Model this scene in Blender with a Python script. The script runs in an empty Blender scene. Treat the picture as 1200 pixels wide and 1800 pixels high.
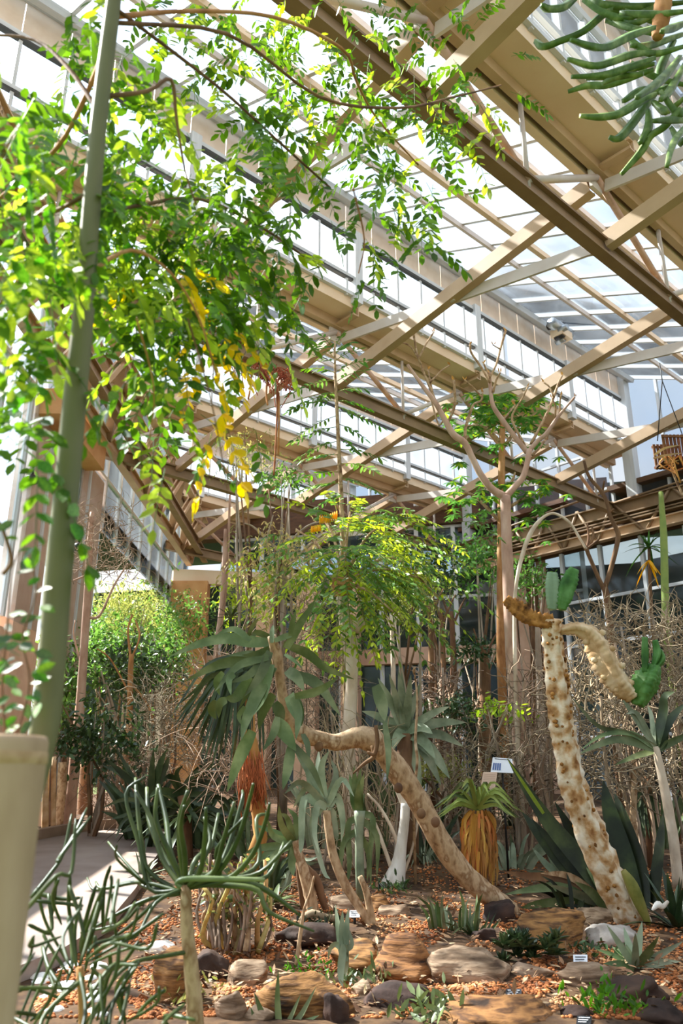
import bpy, math, random
import numpy as np
from mathutils import Vector, Matrix, noise

# ---------------------------------------------------------------- camera, world, sun, exposure
sc = bpy.context.scene
COL = sc.collection
F, PITCH, CZ = 1400.0, math.radians(19), 1.15
cd = bpy.data.cameras.new('camera'); cam = bpy.data.objects.new('camera', cd); COL.objects.link(cam)
cd.sensor_fit = 'VERTICAL'; cd.sensor_height = 36; cd.sensor_width = 24; cd.lens = 28
cd.clip_start = 0.05; cd.clip_end = 500
cam.location = (0, 0, CZ); cam.rotation_euler = (math.pi/2 + PITCH, 0, 0)
cd.dof.use_dof = True; cd.dof.focus_distance = 7.0; cd.dof.aperture_fstop = 3.2
sc.camera = cam

SUN_AZ, SUN_EL = math.radians(-62), math.radians(47)
SUN = Vector((math.sin(SUN_AZ)*math.cos(SUN_EL), math.cos(SUN_AZ)*math.cos(SUN_EL), math.sin(SUN_EL)))
w = bpy.data.worlds.new('sky'); sc.world = w; w.use_nodes = True
nt = w.node_tree; nt.nodes.clear()
o_ = nt.nodes.new('ShaderNodeOutputWorld'); bg = nt.nodes.new('ShaderNodeBackground')
tc = nt.nodes.new('ShaderNodeTexCoord')
nz = nt.nodes.new('ShaderNodeTexNoise'); nz.inputs['Scale'].default_value = 2.6; nz.inputs['Detail'].default_value = 5
rp = nt.nodes.new('ShaderNodeValToRGB')
rp.color_ramp.elements[0].position = .40; rp.color_ramp.elements[0].color = (.60, .77, 1.0, 1)
rp.color_ramp.elements[1].position = .62; rp.color_ramp.elements[1].color = (.98, .99, 1.0, 1)
dt = nt.nodes.new('ShaderNodeVectorMath'); dt.operation = 'DOT_PRODUCT'; dt.inputs[1].default_value = SUN
mr = nt.nodes.new('ShaderNodeMapRange'); mr.inputs['From Min'].default_value = 0.55; mr.inputs['From Max'].default_value = 1
mr.inputs['To Min'].default_value = .74; mr.inputs['To Max'].default_value = 3.0
L = nt.links.new
L(tc.outputs['Generated'], nz.inputs['Vector']); L(nz.outputs['Fac'], rp.inputs['Fac']); L(rp.outputs['Color'], bg.inputs['Color'])
L(tc.outputs['Generated'], dt.inputs[0]); L(dt.outputs['Value'], mr.inputs['Value']); L(mr.outputs['Result'], bg.inputs['Strength'])
L(bg.outputs['Background'], o_.inputs['Surface'])
sl = bpy.data.lights.new('sun', 'SUN'); sl.energy = 15.0; sl.angle = math.radians(1.0); sl.color = (1, .95, .86)
so = bpy.data.objects.new('sun', sl); COL.objects.link(so)
so.rotation_euler = SUN.to_track_quat('Z', 'Y').to_euler(); so.location = (-20, 20, 40)
vs = sc.view_settings
sc.display_settings.display_device = 'sRGB'
vs.view_transform = 'Standard'; vs.look = 'None'; vs.exposure = 0.35; vs.gamma = 1; vs.use_curve_mapping = False
cy = sc.cycles
cy.max_bounces = 7; cy.diffuse_bounces = 4; cy.glossy_bounces = 3; cy.transmission_bounces = 4; cy.transparent_max_bounces = 16
cy.sample_clamp_indirect = 6; cy.use_denoising = True; cy.caustics_reflective = False; cy.caustics_refractive = False

# ---------------------------------------------------------------- pixel -> world helpers
def ray(px, py):
    x = (px-600)/F; y = (900-py)/F
    return Vector((x, math.cos(PITCH)-y*math.sin(PITCH), math.sin(PITCH)+y*math.cos(PITCH)))
CAM = Vector((0, 0, CZ))
def P(px, py, Y):
    r = ray(px, py); return CAM + r*(Y/r.y)
def mpp(py, Y): return Y/ray(600, py).y/F            # metres per pixel at that depth
SL = .06
def gz(Y): return SL*(Y-5)
def G(px, py):                                      # point on the ground seen at the pixel
    r = ray(px, py); k = (CZ+SL*5)/(SL*r.y - r.z); return CAM + r*k
AZ = math.radians(47.5)
Av = Vector((math.sin(AZ), math.cos(AZ), 0)); Bv = Vector((-math.cos(AZ), math.sin(AZ), 0))
def R(a, b, z): return Av*a + Bv*b + Vector((0, 0, z))
UP = Vector((0, 0, 1))

# ---------------------------------------------------------------- materials
def hx(h):
    h = h.lstrip('#'); c = [int(h[i:i+2], 16)/255 for i in (0, 2, 4)]
    return tuple(v/12.92 if v <= .04045 else ((v+.055)/1.055)**2.4 for v in c) + (1,)
MATS = {}
def mat(name, cols, scale=6, rough=.75, bump=.3, stretch=(1, 1, 1), vary=.25, trans=0, spec=.3, island=True, tcol=None, metal=0, detail=4):
    """noise-coloured procedural material; vary = brightness change per mesh island / object; trans = leaf translucency"""
    m = bpy.data.materials.new(name); m.use_nodes = True; t = m.node_tree; n = t.nodes; b = n['Principled BSDF']
    tc = n.new('ShaderNodeTexCoord'); mp = n.new('ShaderNodeMapping'); mp.inputs['Scale'].default_value = stretch
    nz = n.new('ShaderNodeTexNoise'); nz.inputs['Scale'].default_value = scale; nz.inputs['Detail'].default_value = detail
    rp = n.new('ShaderNodeValToRGB'); el = rp.color_ramp.elements
    while len(el) < len(cols): el.new(.5)
    for i, c in enumerate(cols):
        el[i].position = .3 + .4*i/max(1, len(cols)-1); el[i].color = hx(c)
    l = t.links.new
    l(tc.outputs['Object'], mp.inputs['Vector']); l(mp.outputs['Vector'], nz.inputs['Vector']); l(nz.outputs['Fac'], rp.inputs['Fac'])
    hs = n.new('ShaderNodeHueSaturation'); l(rp.outputs['Color'], hs.inputs['Color'])
    gi = n.new('ShaderNodeNewGeometry'); oi = n.new('ShaderNodeObjectInfo'); ad = n.new('ShaderNodeMath'); ad.operation = 'ADD'
    l(gi.outputs['Random Per Island'], ad.inputs[0]); l(oi.outputs['Random'], ad.inputs[1])
    fr = n.new('ShaderNodeMath'); fr.operation = 'FRACT'; l(ad.outputs[0], fr.inputs[0])
    mr = n.new('ShaderNodeMapRange'); mr.inputs['To Min'].default_value = 1-vary; mr.inputs['To Max'].default_value = 1+vary
    l(fr.outputs[0], mr.inputs['Value']); l(mr.outputs[0], hs.inputs['Value'])
    mh = n.new('ShaderNodeMapRange'); mh.inputs['To Min'].default_value = .5-.07*vary; mh.inputs['To Max'].default_value = .5+.05*vary
    l(oi.outputs['Random'], mh.inputs['Value']); l(mh.outputs[0], hs.inputs['Hue'])
    l(hs.outputs['Color'], b.inputs['Base Color'])
    b.inputs['Roughness'].default_value = rough; b.inputs['Specular IOR Level'].default_value = spec; b.inputs['Metallic'].default_value = metal
    if bump:
        bp = n.new('ShaderNodeBump'); bp.inputs['Strength'].default_value = bump; bp.inputs['Distance'].default_value = .02
        l(nz.outputs['Fac'], bp.inputs['Height']); l(bp.outputs['Normal'], b.inputs['Normal'])
    if trans:
        tr = n.new('ShaderNodeBsdfTranslucent'); mx = n.new('ShaderNodeMixShader'); mx.inputs[0].default_value = trans
        h2 = n.new('ShaderNodeHueSaturation'); h2.inputs['Value'].default_value = 1.65; h2.inputs['Hue'].default_value = .485; h2.inputs['Saturation'].default_value = 1.05
        l(hs.outputs['Color'], h2.inputs['Color']); l(h2.outputs['Color'], tr.inputs['Color'])
        l(b.outputs[0], mx.inputs[1]); l(tr.outputs[0], mx.inputs[2]); l(mx.outputs[0], n['Material Output'].inputs['Surface'])
    MATS[name] = m
    return m
mat('tan_steel', ['#dcc0a0', '#e6cfb2'], 1.5, .55, .05, vary=.05)
mat('tan_beam', ['#b99a78', '#c8aa88'], 2.5, .5, .08, vary=.08)
mat('brown_beam', ['#846a4e', '#987d5e'], 3, .55, .1, vary=.08)
mat('dark_timber', ['#4b3324', '#6a4a33'], 4, .7, .3, (1, 1, 4), vary=.15)
mat('pale_steel', ['#c9bdb4', '#d6ccc4'], 3, .5, .04, vary=.06)
mat('grey_steel', ['#c2c5c8', '#d4d6d8'], 3, .45, .03, vary=.05)
mat('dark_gasket', ['#3a3a38', '#4a4844'], 3, .6, .03, vary=.05)
mat('cream_board', ['#dcc7b2', '#e6d6c5'], 3, .6, .05, vary=.06)
mat('pink_render', ['#dcb193', '#e8c3a8'], 4, .8, .12, vary=.03)
mat('spandrel', ['#c09a80', '#cdaa92'], 4, .8, .12, vary=.03)
mat('orange_render', ['#c98f5c', '#d8a270'], 4, .8, .12, vary=.03)
mat('dim_backing', ['#333a33', '#4a5248'], 1.0, .9, .1, vary=.1)  # dimness put into the colour, for the backing behind the glass
mat('path', ['#8a7a70', '#9a8a80', '#a6978c'], 1.6, .8, .05, vary=.02)
mat('kerb', ['#9a7d68', '#b0947c'], 5, .8, .2)
mat('soil', ['#2a1d14', '#4a3524', '#62482f', '#38281b'], 7, .95, .8, vary=0, detail=10)  # darkened so the colour stands in for dappled shade on the bed
mat('lawn', ['#4c5a2c', '#67743c'], 1, .95, .2)
mat('gravel', ['#7d5428', '#b5823f', '#d8b478'], 2.5, .9, .2, vary=.5)
mat('rock_gold', ['#2e1e12', '#6e4a29', '#9a6d3f', '#523620', '#865c33'], 10, .85, 1.0, (.5, .5, 3.0), vary=.08, detail=12)
mat('rock_pink', ['#4c3928', '#846b53', '#ab9176', '#6f563f'], 10, .85, 1.0, (.5, .5, 2.6), vary=.08, detail=12)
mat('rock_grey', ['#857a70', '#b3a99e', '#d2c9be'], 6.0, .85, .8, vary=.06, detail=9)
mat('rock_dark', ['#241a15', '#43322a', '#5c4435'], 6.0, .85, 1.0, vary=.08, detail=9)
mat('rock_white', ['#d8cfc4', '#f2ece2', '#ffffff'], 4.0, .8, .4, vary=.08)
mat('green_trunk', ['#53553c', '#73724f', '#646848'], 5, .6, .25, (1, 1, .4), vary=.03)
mat('post_tan', ['#9c8268', '#b49a7e', '#c4ab90'], 7, .85, .5, (1, 1, .35), vary=.02, detail=8)
mat('bark_tan', ['#6b4c32', '#a98864', '#c4a682', '#8f6c4a', '#d6bd9c'], 11, .8, .8, (1, 1, .6), vary=.03, detail=7)
mat('bark_pale', ['#b7a08a', '#d8c4ab', '#e8dac6'], 7, .75, .35, (1, 1, .5), vary=.04)
mat('bark_pink', ['#a78470', '#c4a08a', '#d3b5a0'], 7, .75, .35, (1, 1, .4), vary=.05)
mat('bark_grey', ['#8d7c6a', '#ab9985', '#bfae99'], 7, .8, .4, (1, 1, .4), vary=.06)
mat('bark_brown', ['#5d4330', '#7a5a40', '#92704f'], 8, .85, .5, (1, 1, .4), vary=.08)
mat('bark_orange', ['#8f5f38', '#b5824f', '#c99b6c'], 9, .85, .6, (1, 1, .4), vary=.06)
mat('bark_white', ['#c3b6a4', '#e9e1d4', '#f7f3ea'], 9, .7, .35, (1, 1, .3), vary=.03)
mat('cactus_bark', ['#8a5a2c', '#c39a68', '#e6d3b4', '#f4ead6'], 10, .75, .9, vary=.03, detail=8)
mat('cactus_brown', ['#4a2e14', '#9a6a30', '#c08d4a'], 16, .85, 1.0, vary=.05, detail=8)
mat('cactus_tan', ['#b99668', '#d8bb90', '#e7d3b2'], 8, .7, .5, vary=.05)
mat('cactus_green', ['#2f5a22', '#4d7f37', '#6a9a55'], 7, .5, .3, vary=.1, trans=.1)
mat('cactus_glaucous', ['#7d9a78', '#93ad8c'], 6, .55, .2, vary=.08, trans=.1)
mat('twig', ['#6f5d4a', '#96836c', '#b3a08a'], 6, .85, .3, vary=.3)
mat('twig_tan', ['#9a8368', '#b8a185'], 6, .85, .3, vary=.25)
mat('root_rust', ['#93502c', '#b97548', '#cf9468'], 6, .85, .3, vary=.3)
mat('leaf_fresh', ['#2c5c14', '#437a1e', '#5a902c'], 9, .45, .1, vary=.4, trans=.42, spec=.4)
mat('leaf_lime', ['#73951f', '#92b034', '#aac24c'], 9, .45, .1, vary=.25, trans=.5)
mat('leaf_gold', ['#d6b414', '#ecd02e', '#e0c020'], 9, .5, .1, vary=.2, trans=.45)
mat('leaf_mid', ['#3c6a24', '#56843a', '#6f9a48'], 9, .45, .1, vary=.35, trans=.35, spec=.4)
mat('leaf_olive', ['#6f7c3c', '#8f9650', '#a8a660'], 9, .55, .1, vary=.35, trans=.4)
mat('leaf_straw', ['#b39a5c', '#cdb67c', '#a88a4c'], 9, .7, .1, vary=.3, trans=.25)
mat('leaf_dark', ['#243d1c', '#36542a', '#466838'], 9, .42, .1, vary=.3, trans=.2, spec=.5)
mat('aloe_green', ['#465a2a', '#637645', '#8f9b6c'], 5, .42, .12, vary=.22, trans=.12, spec=.5)
mat('aloe_dark', ['#1f2e16', '#324524', '#4f6038'], 5, .40, .12, vary=.22, trans=.06, spec=.5)
mat('aloe_grey', ['#6b7a5e', '#929f82', '#b6bd9f'], 5, .5, .12, vary=.18, trans=.08, spec=.4)
mat('aloe_lime', ['#7f9448', '#a3b25c', '#8fa456'], 5, .5, .12, vary=.2, trans=.15)
mat('sword_dark', ['#141b0d', '#212c14', '#3d4a22'], 5, .45, .12, vary=.25, trans=.05)
mat('finger_green', ['#28350f', '#404f22', '#606d38'], 6, .42, .1, vary=.2, trans=.06, spec=.45)
mat('euph_green', ['#40601f', '#5f8038', '#94a866'], 14, .45, .3, vary=.15, trans=.08, spec=.5)
mat('straw_orange', ['#a3652a', '#c98c42', '#d9a85e'], 8, .85, .4, (1, 1, .2), vary=.35)
mat('fibre_orange', ['#a0602f', '#bd7c45', '#d09a62'], 8, .85, .4, (1, 1, .2), vary=.35)
mat('flower_yellow', ['#f2b800', '#ffd21f'], 8, .6, .1, vary=.1, trans=.3)
mat('flower_pink', ['#c0463a', '#d8705c'], 8, .6, .1, vary=.1)
mat('sign_white', ['#e9ecf2', '#f4f6fa'], 4, .4, 0, vary=0)
mat('sign_tan', ['#d9b79c', '#e2c4ab'], 4, .5, 0, vary=0)
mat('sign_blue', ['#4a5f96', '#5a70a6'], 4, .5, 0, vary=0)
mat('ink', ['#3a3c40', '#484a50'], 4, .6, 0, vary=0)
mat('sign_black', ['#1c1d20', '#26282c'], 4, .4, 0, vary=0)
mat('metal_dark', ['#2a2725', '#3a3633'], 6, .4, .05, vary=.05, metal=.3)
mat('galvanised', ['#9fa3a6', '#c0c3c5'], 9, .35, .1, vary=.1, metal=.6)
mat('slat_wood', ['#6a4026', '#8a5836'], 6, .8, .3, (1, 1, .3), vary=.2)

def glass(name, tint, haze, refl):
    m = bpy.data.materials.new(name); m.use_nodes = True; t = m.node_tree; n = t.nodes; n.clear(); l = t.links.new
    out = n.new('ShaderNodeOutputMaterial'); tr = n.new('ShaderNodeBsdfTransparent'); tr.inputs[0].default_value = tint
    tl = n.new('ShaderNodeBsdfTranslucent'); tl.inputs[0].default_value = (.80, .86, .92, 1)
    gl = n.new('ShaderNodeBsdfGlossy'); gl.inputs['Roughness'].default_value = .06
    nz = n.new('ShaderNodeTexNoise'); nz.inputs['Scale'].default_value = .9; nz.inputs['Detail'].default_value = 5
    tc = n.new('ShaderNodeNewGeometry'); l(tc.outputs['Position'], nz.inputs['Vector'])
    mr = n.new('ShaderNodeMapRange'); mr.inputs['From Min'].default_value = .3; mr.inputs['From Max'].default_value = .7
    mr.inputs['To Min'].default_value = haze*.5; mr.inputs['To Max'].default_value = haze*1.5; l(nz.outputs['Fac'], mr.inputs['Value'])
    m1 = n.new('ShaderNodeMixShader'); l(mr.outputs[0], m1.inputs[0]); l(tr.outputs[0], m1.inputs[1]); l(tl.outputs[0], m1.inputs[2])
    lw = n.new('ShaderNodeLayerWeight'); lw.inputs['Blend'].default_value = refl
    m2 = n.new('ShaderNodeMixShader'); l(lw.outputs['Fresnel'], m2.inputs[0]); l(m1.outputs[0], m2.inputs[1]); l(gl.outputs[0], m2.inputs[2])
    l(m2.outputs[0], out.inputs['Surface']); MATS[name] = m
glass('roof_glass', (.90, .94, .98, 1), .09, .06)
glass('wall_glass', (.80, .86, .86, 1), .06, .28)

# ---------------------------------------------------------------- mesh building
class MB:
    def __init__(s): s.v = []; s.f = []; s.n = 0
    def add(s, vs, fs):
        s.v.extend([tuple(p) for p in vs]); n = s.n
        s.f.extend([tuple(i+n for i in f) for f in fs]); s.n += len(vs)
    def build(s, name, m, parent=None, smooth=True, kind=None):
        me = bpy.data.meshes.new(name)
        off = Vector(parent['_loc']) if parent is not None else Vector((0, 0, 0))
        me.from_pydata([(p[0]-off.x, p[1]-off.y, p[2]-off.z) for p in s.v], [], s.f)
        me.materials.append(MATS[m])
        if smooth: me.polygons.foreach_set('use_smooth', [True]*len(me.polygons))
        if name in ('leaf', 'blade', 'leaves', 'dried_leaf', 'leaf_edge'): me.set_sharp_from_angle(angle=math.radians(46))
        o = bpy.data.objects.new(name, me); COL.objects.link(o)
        if parent is not None: o.parent = parent
        if kind: o['kind'] = kind
        return o
def tag(o, label, cat, group=None, kind=None):
    if label: o['label'] = label
    if cat: o['category'] = cat
    if group: o['group'] = group
    if kind: o['kind'] = kind
    return o
def thing(name, label, cat, loc, group=None, kind=None):
    o = bpy.data.objects.new(name, None); COL.objects.link(o); o.location = loc; o['_loc'] = tuple(loc); o.empty_display_size = .1
    return tag(o, label, cat, group, kind)
def cat_rom(pts, n):
    pts = [np.array(p, float) for p in pts]
    if len(pts) == 2: return [pts[0]+(pts[1]-pts[0])*i/n for i in range(n+1)]
    q = [2*pts[0]-pts[1]] + pts + [2*pts[-1]-pts[-2]]; out = []
    for i in range(len(pts)-1):
        p0, p1, p2, p3 = q[i:i+4]
        for j in range(n):
            t = j/n; out.append(.5*((2*p1)+(p2-p0)*t+(2*p0-5*p1+4*p2-p3)*t*t+(3*p1-p0-3*p2+p3)*t**3))
    out.append(pts[-1]); return out
def tube(mb, pts, rad, n=6, ribs=0, ribd=0, rough=0, seed=0, cap=True):
    pts = [Vector(p) for p in pts]; rs = list(rad) if hasattr(rad, '__len__') else [rad]*len(pts)
    rnd = random.Random(seed); T0 = (pts[1]-pts[0]).normalized()
    u = T0.cross(UP) if abs(T0.z) < .95 else T0.cross(Vector((1, 0, 0))); u.normalize(); vs = []
    for i, p in enumerate(pts):
        T = (pts[min(i+1, len(pts)-1)]-pts[max(i-1, 0)]).normalized()
        u = (u-T*u.dot(T)).normalized(); v = T.cross(u)
        for k in range(n):
            a = 2*math.pi*k/n; r = rs[i]
            if ribs: r *= 1+ribd*math.cos(ribs*a)
            if rough: r *= 1+rough*rnd.uniform(-1, 1)
            vs.append(p+u*(math.cos(a)*r)+v*(math.sin(a)*r))
    fs = []; m = len(pts)
    for i in range(m-1):
        for k in range(n):
            fs.append((i*n+k, i*n+(k+1) % n, (i+1)*n+(k+1) % n, (i+1)*n+k))
    if cap:
        fs.append(tuple(reversed(range(n)))); fs.append(tuple((m-1)*n+k for k in range(n)))
    mb.add(vs, fs)
def pxpath(pts, Y, dY=0, sub=4):
    """[(px,py,w)] -> smooth world centreline and radii; Y depth at start, +dY at the end"""
    q = cat_rom([(p[0], p[1], p[2] if len(p) > 2 else 1, i/(len(pts)-1)) for i, p in enumerate(pts)], sub)
    c = [P(p[0], p[1], Y+dY*p[3]) for p in q]; r = [.5*max(.3, p[2])*mpp(p[1], Y+dY*p[3]) for p in q]
    return c, r
def stem(parent, name, m, pts, Y, dY=0, n=7, label=None, **k):
    mb = MB(); c, r = pxpath(pts, Y, dY); tube(mb, c, r, n, **k)
    o = mb.build(name, m, parent)
    if label: o['label'] = label
    return o
def wprof(t, base=.75): return min(1, base+1.2*t)*max(0, 1-t**2.4)**.8
def blade(mb, pts, W, th=.25, nrm=None, base=.75, prof=None):
    pts = [Vector(p) for p in pts]; m = len(pts); vs = []; fs = []
    sec = [(-1, .35), (-.5, -.45), (.5, -.45), (1, .35), (0, -.12)]; n = 5; last = None
    for i, p in enumerate(pts):
        T = (pts[min(i+1, m-1)]-pts[max(i-1, 0)]).normalized(); N = Vector(nrm) if nrm is not None else UP
        s = T.cross(N)
        if s.length < .15 and last is not None: s = last
        s = s.normalized(); last = s; nn = s.cross(T).normalized(); w = W*.5*(prof or wprof)(i/(m-1), base)
        w = max(w, W*.02)
        for a, b in sec: vs.append(p+s*(a*w)+nn*(b*w*th*2))
    for i in range(m-1):
        for k in range(n): fs.append((i*n+k, i*n+(k+1) % n, (i+1)*n+(k+1) % n, (i+1)*n+k))
    fs.append(tuple(reversed(range(n)))); fs.append(tuple((m-1)*n+k for k in range(n)))
    mb.add(vs, fs)
RND = random.Random(7)
def pxleaf(parent, m, pts, wpx, Y, dY=0, th=.2, twist=None, name='leaf', sub=4, base=.75):
    pts2 = [(p[0], p[1], 1) for p in pts]; c, _ = pxpath(pts2, Y, dY, sub)
    view = (CAM-c[len(c)//2]).normalized(); T = (c[-1]-c[0]).normalized()
    tw = RND.uniform(-.6, .6) if twist is None else twist
    nrm = Matrix.Rotation(tw, 3, T) @ view
    if nrm.z < 0 and abs(nrm.z) > .75: nrm = -nrm
    mb = MB(); blade(mb, c, wpx*mpp(pts[len(pts)//2][1], Y), th, nrm, base); return mb.build(name, m, parent)
def rosette(parent, m, C, n, Ln, W, el=(5, 75), droop=.35, seed=1, th=.22, join=False, axis=None, name='leaf', base=.75, segs=7, jit=.2, phi=None):
    rnd = random.Random(seed); C = Vector(C); mb = MB(); Q = UP.rotation_difference(Vector(axis).normalized()) if axis is not None else None
    for i in range(n):
        f = (i+.5)/n; ph = i*2.39996+rnd.uniform(-.25, .25) if phi is None else rnd.uniform(*phi)
        e = math.radians(el[0]+(el[1]-el[0])*f+rnd.uniform(-8, 8)); l = Ln*(1-.25*f)*rnd.uniform(1-jit, 1+jit)
        d = Vector((math.cos(ph)*math.cos(e), math.sin(ph)*math.cos(e), math.sin(e)))
        if Q: d = Q @ d
        dr = droop*rnd.uniform(.6, 1.4)*math.cos(e); pts = []
        for k in range(segs+1):
            t = k/segs; pts.append(C+d*(l*t)-UP*(dr*l*t*t)+Vector((d.x, d.y, 0))*(.0))
        nr = (UP-d*d.dot(UP)); nr = nr.normalized() if nr.length > .05 else Vector((-d.x, -d.y, .1)).normalized()
        b = mb if join else MB(); blade(b, pts, W*rnd.uniform(.8, 1.15), th, nr, base)
        if not join: b.build(name, m, parent)
    if join: return mb.build('leaves', m, parent, kind='stuff')
def box(mb, c, x, y, z, h):
    """box with centre c, axis vectors x,y,z (unit) and half sizes h"""
    c, x, y, z = Vector(c), Vector(x), Vector(y), Vector(z); vs = []
    for i in (-1, 1):
        for j in (-1, 1):
            for k in (-1, 1): vs.append(c+x*(i*h[0])+y*(j*h[1])+z*(k*h[2]))
    mb.add(vs, [(0, 1, 3, 2), (4, 6, 7, 5), (0, 4, 5, 1), (2, 3, 7, 6), (0, 2, 6, 4), (1, 5, 7, 3)])
def prof_beam(mb, p, q, up, prof):
    p, q = Vector(p), Vector(q); T = (q-p).normalized(); s = T.cross(Vector(up)).normalized(); u = s.cross(T).normalized(); n = len(prof)
    vs = [b+s*x+u*y for b in (p, q) for x, y in prof]
    fs = [(k, (k+1) % n, n+(k+1) % n, n+k) for k in range(n)] + [tuple(reversed(range(n))), tuple(n+k for k in range(n))]
    mb.add(vs, fs)
def I_prof(w, h, t): return [(-w, -h), (w, -h), (w, -h+t), (t/2, -h+t), (t/2, h-t), (w, h-t), (w, h), (-w, h), (-w, h-t), (-t/2, h-t), (-t/2, -h+t), (-w, -h+t)]
def C_prof(w, h, t): return [(-w, -h), (w, -h), (w, h), (-w, h), (-w, h-t*2), (-w+t, h-t*2), (-w+t, h-t), (w-t, h-t), (w-t, -h+t), (-w+t, -h+t), (-w+t, -h+t*2), (-w, -h+t*2)]
def R_prof(w, h): return [(-w, -h), (w, -h), (w, h), (-w, h)]
def inst(me, name, parent, M):
    o = bpy.data.objects.new(name, me); COL.objects.link(o)
    if parent is not None:
        o.parent = parent; M = Matrix.Translation(-Vector(parent['_loc'])) @ M
    o.matrix_basis = M; return o
def frameM(c, x, y, z, s=(1, 1, 1)):
    M = Matrix(((x[0]*s[0], y[0]*s[1], z[0]*s[2], c[0]), (x[1]*s[0], y[1]*s[1], z[1]*s[2], c[1]), (x[2]*s[0], y[2]*s[1], z[2]*s[2], c[2]), (0, 0, 0, 1)))
    return M
def unit_mesh(name, m):
    mb = MB(); box(mb, (0, 0, 0), (1, 0, 0), (0, 1, 0), (0, 0, 1), (.5, .5, .5))
    me = bpy.data.meshes.new(name); me.from_pydata(mb.v, [], mb.f); me.materials.append(MATS[m]); return me
# leaflet template: folded ellipse along +X, unit length
LT_V = np.array([(0, 0, 0), (.3, .38, .05), (.68, .36, .03), (1, 0, -.08), (.68, -.36, .03), (.3, -.38, .05), (.33, 0, -.04), (.68, 0, -.06)], float)
LT_F = [(0, 6, 1), (1, 6, 7, 2), (2, 7, 3), (0, 5, 6), (5, 4, 7, 6), (4, 3, 7)]
def leaf_mesh(name, m, wid):
    me = bpy.data.meshes.new(name); v = LT_V*np.array([1, wid, wid]); me.from_pydata([tuple(p) for p in v], [], LT_F)
    me.materials.append(MATS[m]); me.polygons.foreach_set('use_smooth', [True]*len(me.polygons)); return me
def scatter(name, m, Ms, wid, parent, T=None, kind='stuff'):
    """one mesh of many leaflets; Ms = list of Matrix"""
    V, Fc = T if T else (LT_V*np.array([1, wid, wid]), LT_F)
    A = np.array([[list(r) for r in M] for M in Ms]); Vh = np.c_[V, np.ones(len(V))]
    pts = np.einsum('nij,vj->nvi', A, Vh)[:, :, :3].reshape(-1, 3) - np.array(parent['_loc'] if parent is not None else (0, 0, 0))
    nv = len(V); lens = np.array([len(f) for f in Fc]); idx = np.array([i for f in Fc for i in f]); N = len(Ms)
    loops = (idx[None, :]+np.arange(N)[:, None]*nv).ravel(); tot = np.tile(lens, N); start = np.concatenate([[0], np.cumsum(tot)[:-1]])
    me = bpy.data.meshes.new(name); me.vertices.add(len(pts)); me.vertices.foreach_set('co', pts.ravel().astype(np.float32))
    me.loops.add(len(loops)); me.loops.foreach_set('vertex_index', loops.astype(np.int32))
    me.polygons.add(len(tot)); me.polygons.foreach_set('loop_start', start.astype(np.int32)); me.polygons.foreach_set('loop_total', tot.astype(np.int32))
    me.update(calc_edges=True); me.materials.append(MATS[m])
    if T is None: me.polygons.foreach_set('use_smooth', [True]*len(me.polygons))
    o = bpy.data.objects.new(name, me); COL.objects.link(o)
    if parent is not None: o.parent = parent
    if kind: o['kind'] = kind
    return o
def leafM(p, d, nrm, L):
    d = d.normalized(); s = nrm.cross(d)
    if s.length < .05: s = Vector((1, 0, 0)).cross(d)
    s.normalize(); n = d.cross(s); return frameM(p, d, s, n, (L, L, L))
def rvec(r): 
    while True:
        v = Vector((r.uniform(-1, 1), r.uniform(-1, 1), r.uniform(-1, 1)))
        if .05 < v.length < 1: return v.normalized()
def frond(r, p0, d0, Ln, n, ll, droop=.5, term=True):
    """leaflet matrices and rachis points of one pinnate leaf"""
    Ms = []; pts = []; d0 = d0.normalized(); side = d0.cross(UP)
    side = (side if side.length > .1 else rvec(r)).normalized()
    for k in range(9):
        t = k/8; pts.append(p0+d0*(Ln*t)-UP*(droop*Ln*t*t))
    for i in range(n):
        t = .15+.85*(i+.5)/n; x = t*8; k = min(7, int(x)); p = pts[k].lerp(pts[k+1], x-k); T = (pts[k+1]-pts[k]).normalized()
        for sg in (-1, 1):
            d = (side*sg*.85+T*.45-UP*.25+rvec(r)*.22).normalized(); Ms.append(leafM(p, d, (UP*.55-Vector((0, .35, 0))+rvec(r)*.5).normalized(), ll*r.uniform(.8, 1.15)))
    if term: Ms.append(leafM(pts[-1], (pts[-1]-pts[-2]), UP, ll))
    return Ms, pts
ICO = None
def ico(sub=1):
    import bmesh
    bm = bmesh.new(); bmesh.ops.create_icosphere(bm, subdivisions=sub, radius=1)
    v = np.array([tuple(x.co) for x in bm.verts]); f = [tuple(q.index for q in p.verts) for p in bm.faces]; bm.free(); return v, f
I1, I3, I4 = ico(1), ico(3), ico(4)
# ---------------------------------------------------------------- setting: ground, path, walls
def terrain():
    n = 90; vs = []; fs = []
    xs = [-40+80*(i/n) for i in range(n+1)]; ys = [-12+72*(j/n) for j in range(n+1)]
    for y in ys:
        for x in xs: vs.append((x, y, gz(min(max(y, 0), 24))-.02))
    for j in range(n):
        for i in range(n): fs.append((j*(n+1)+i, j*(n+1)+i+1, (j+1)*(n+1)+i+1, (j+1)*(n+1)+i))
    mb = MB(); mb.v = vs; mb.f = fs; return mb.build('ground', 'lawn', None, kind='structure')
terrain()
def gpoly(pix, lift, name, m, kind='structure', thick=.12, extra=()):
    pts = [G(*p) for p in pix]+[Vector((x, y, gz(y))) for x, y in extra]; n = len(pts)
    vs = [p+UP*lift for p in pts]+[p-UP*thick for p in pts]
    fs = [tuple(range(n)), tuple(reversed(range(n, 2*n)))]+[(i, n+i, n+(i+1) % n, (i+1) % n) for i in range(n)]
    mb = MB(); mb.add(vs, fs); return mb.build(name, m, None, smooth=False, kind=kind)
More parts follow.
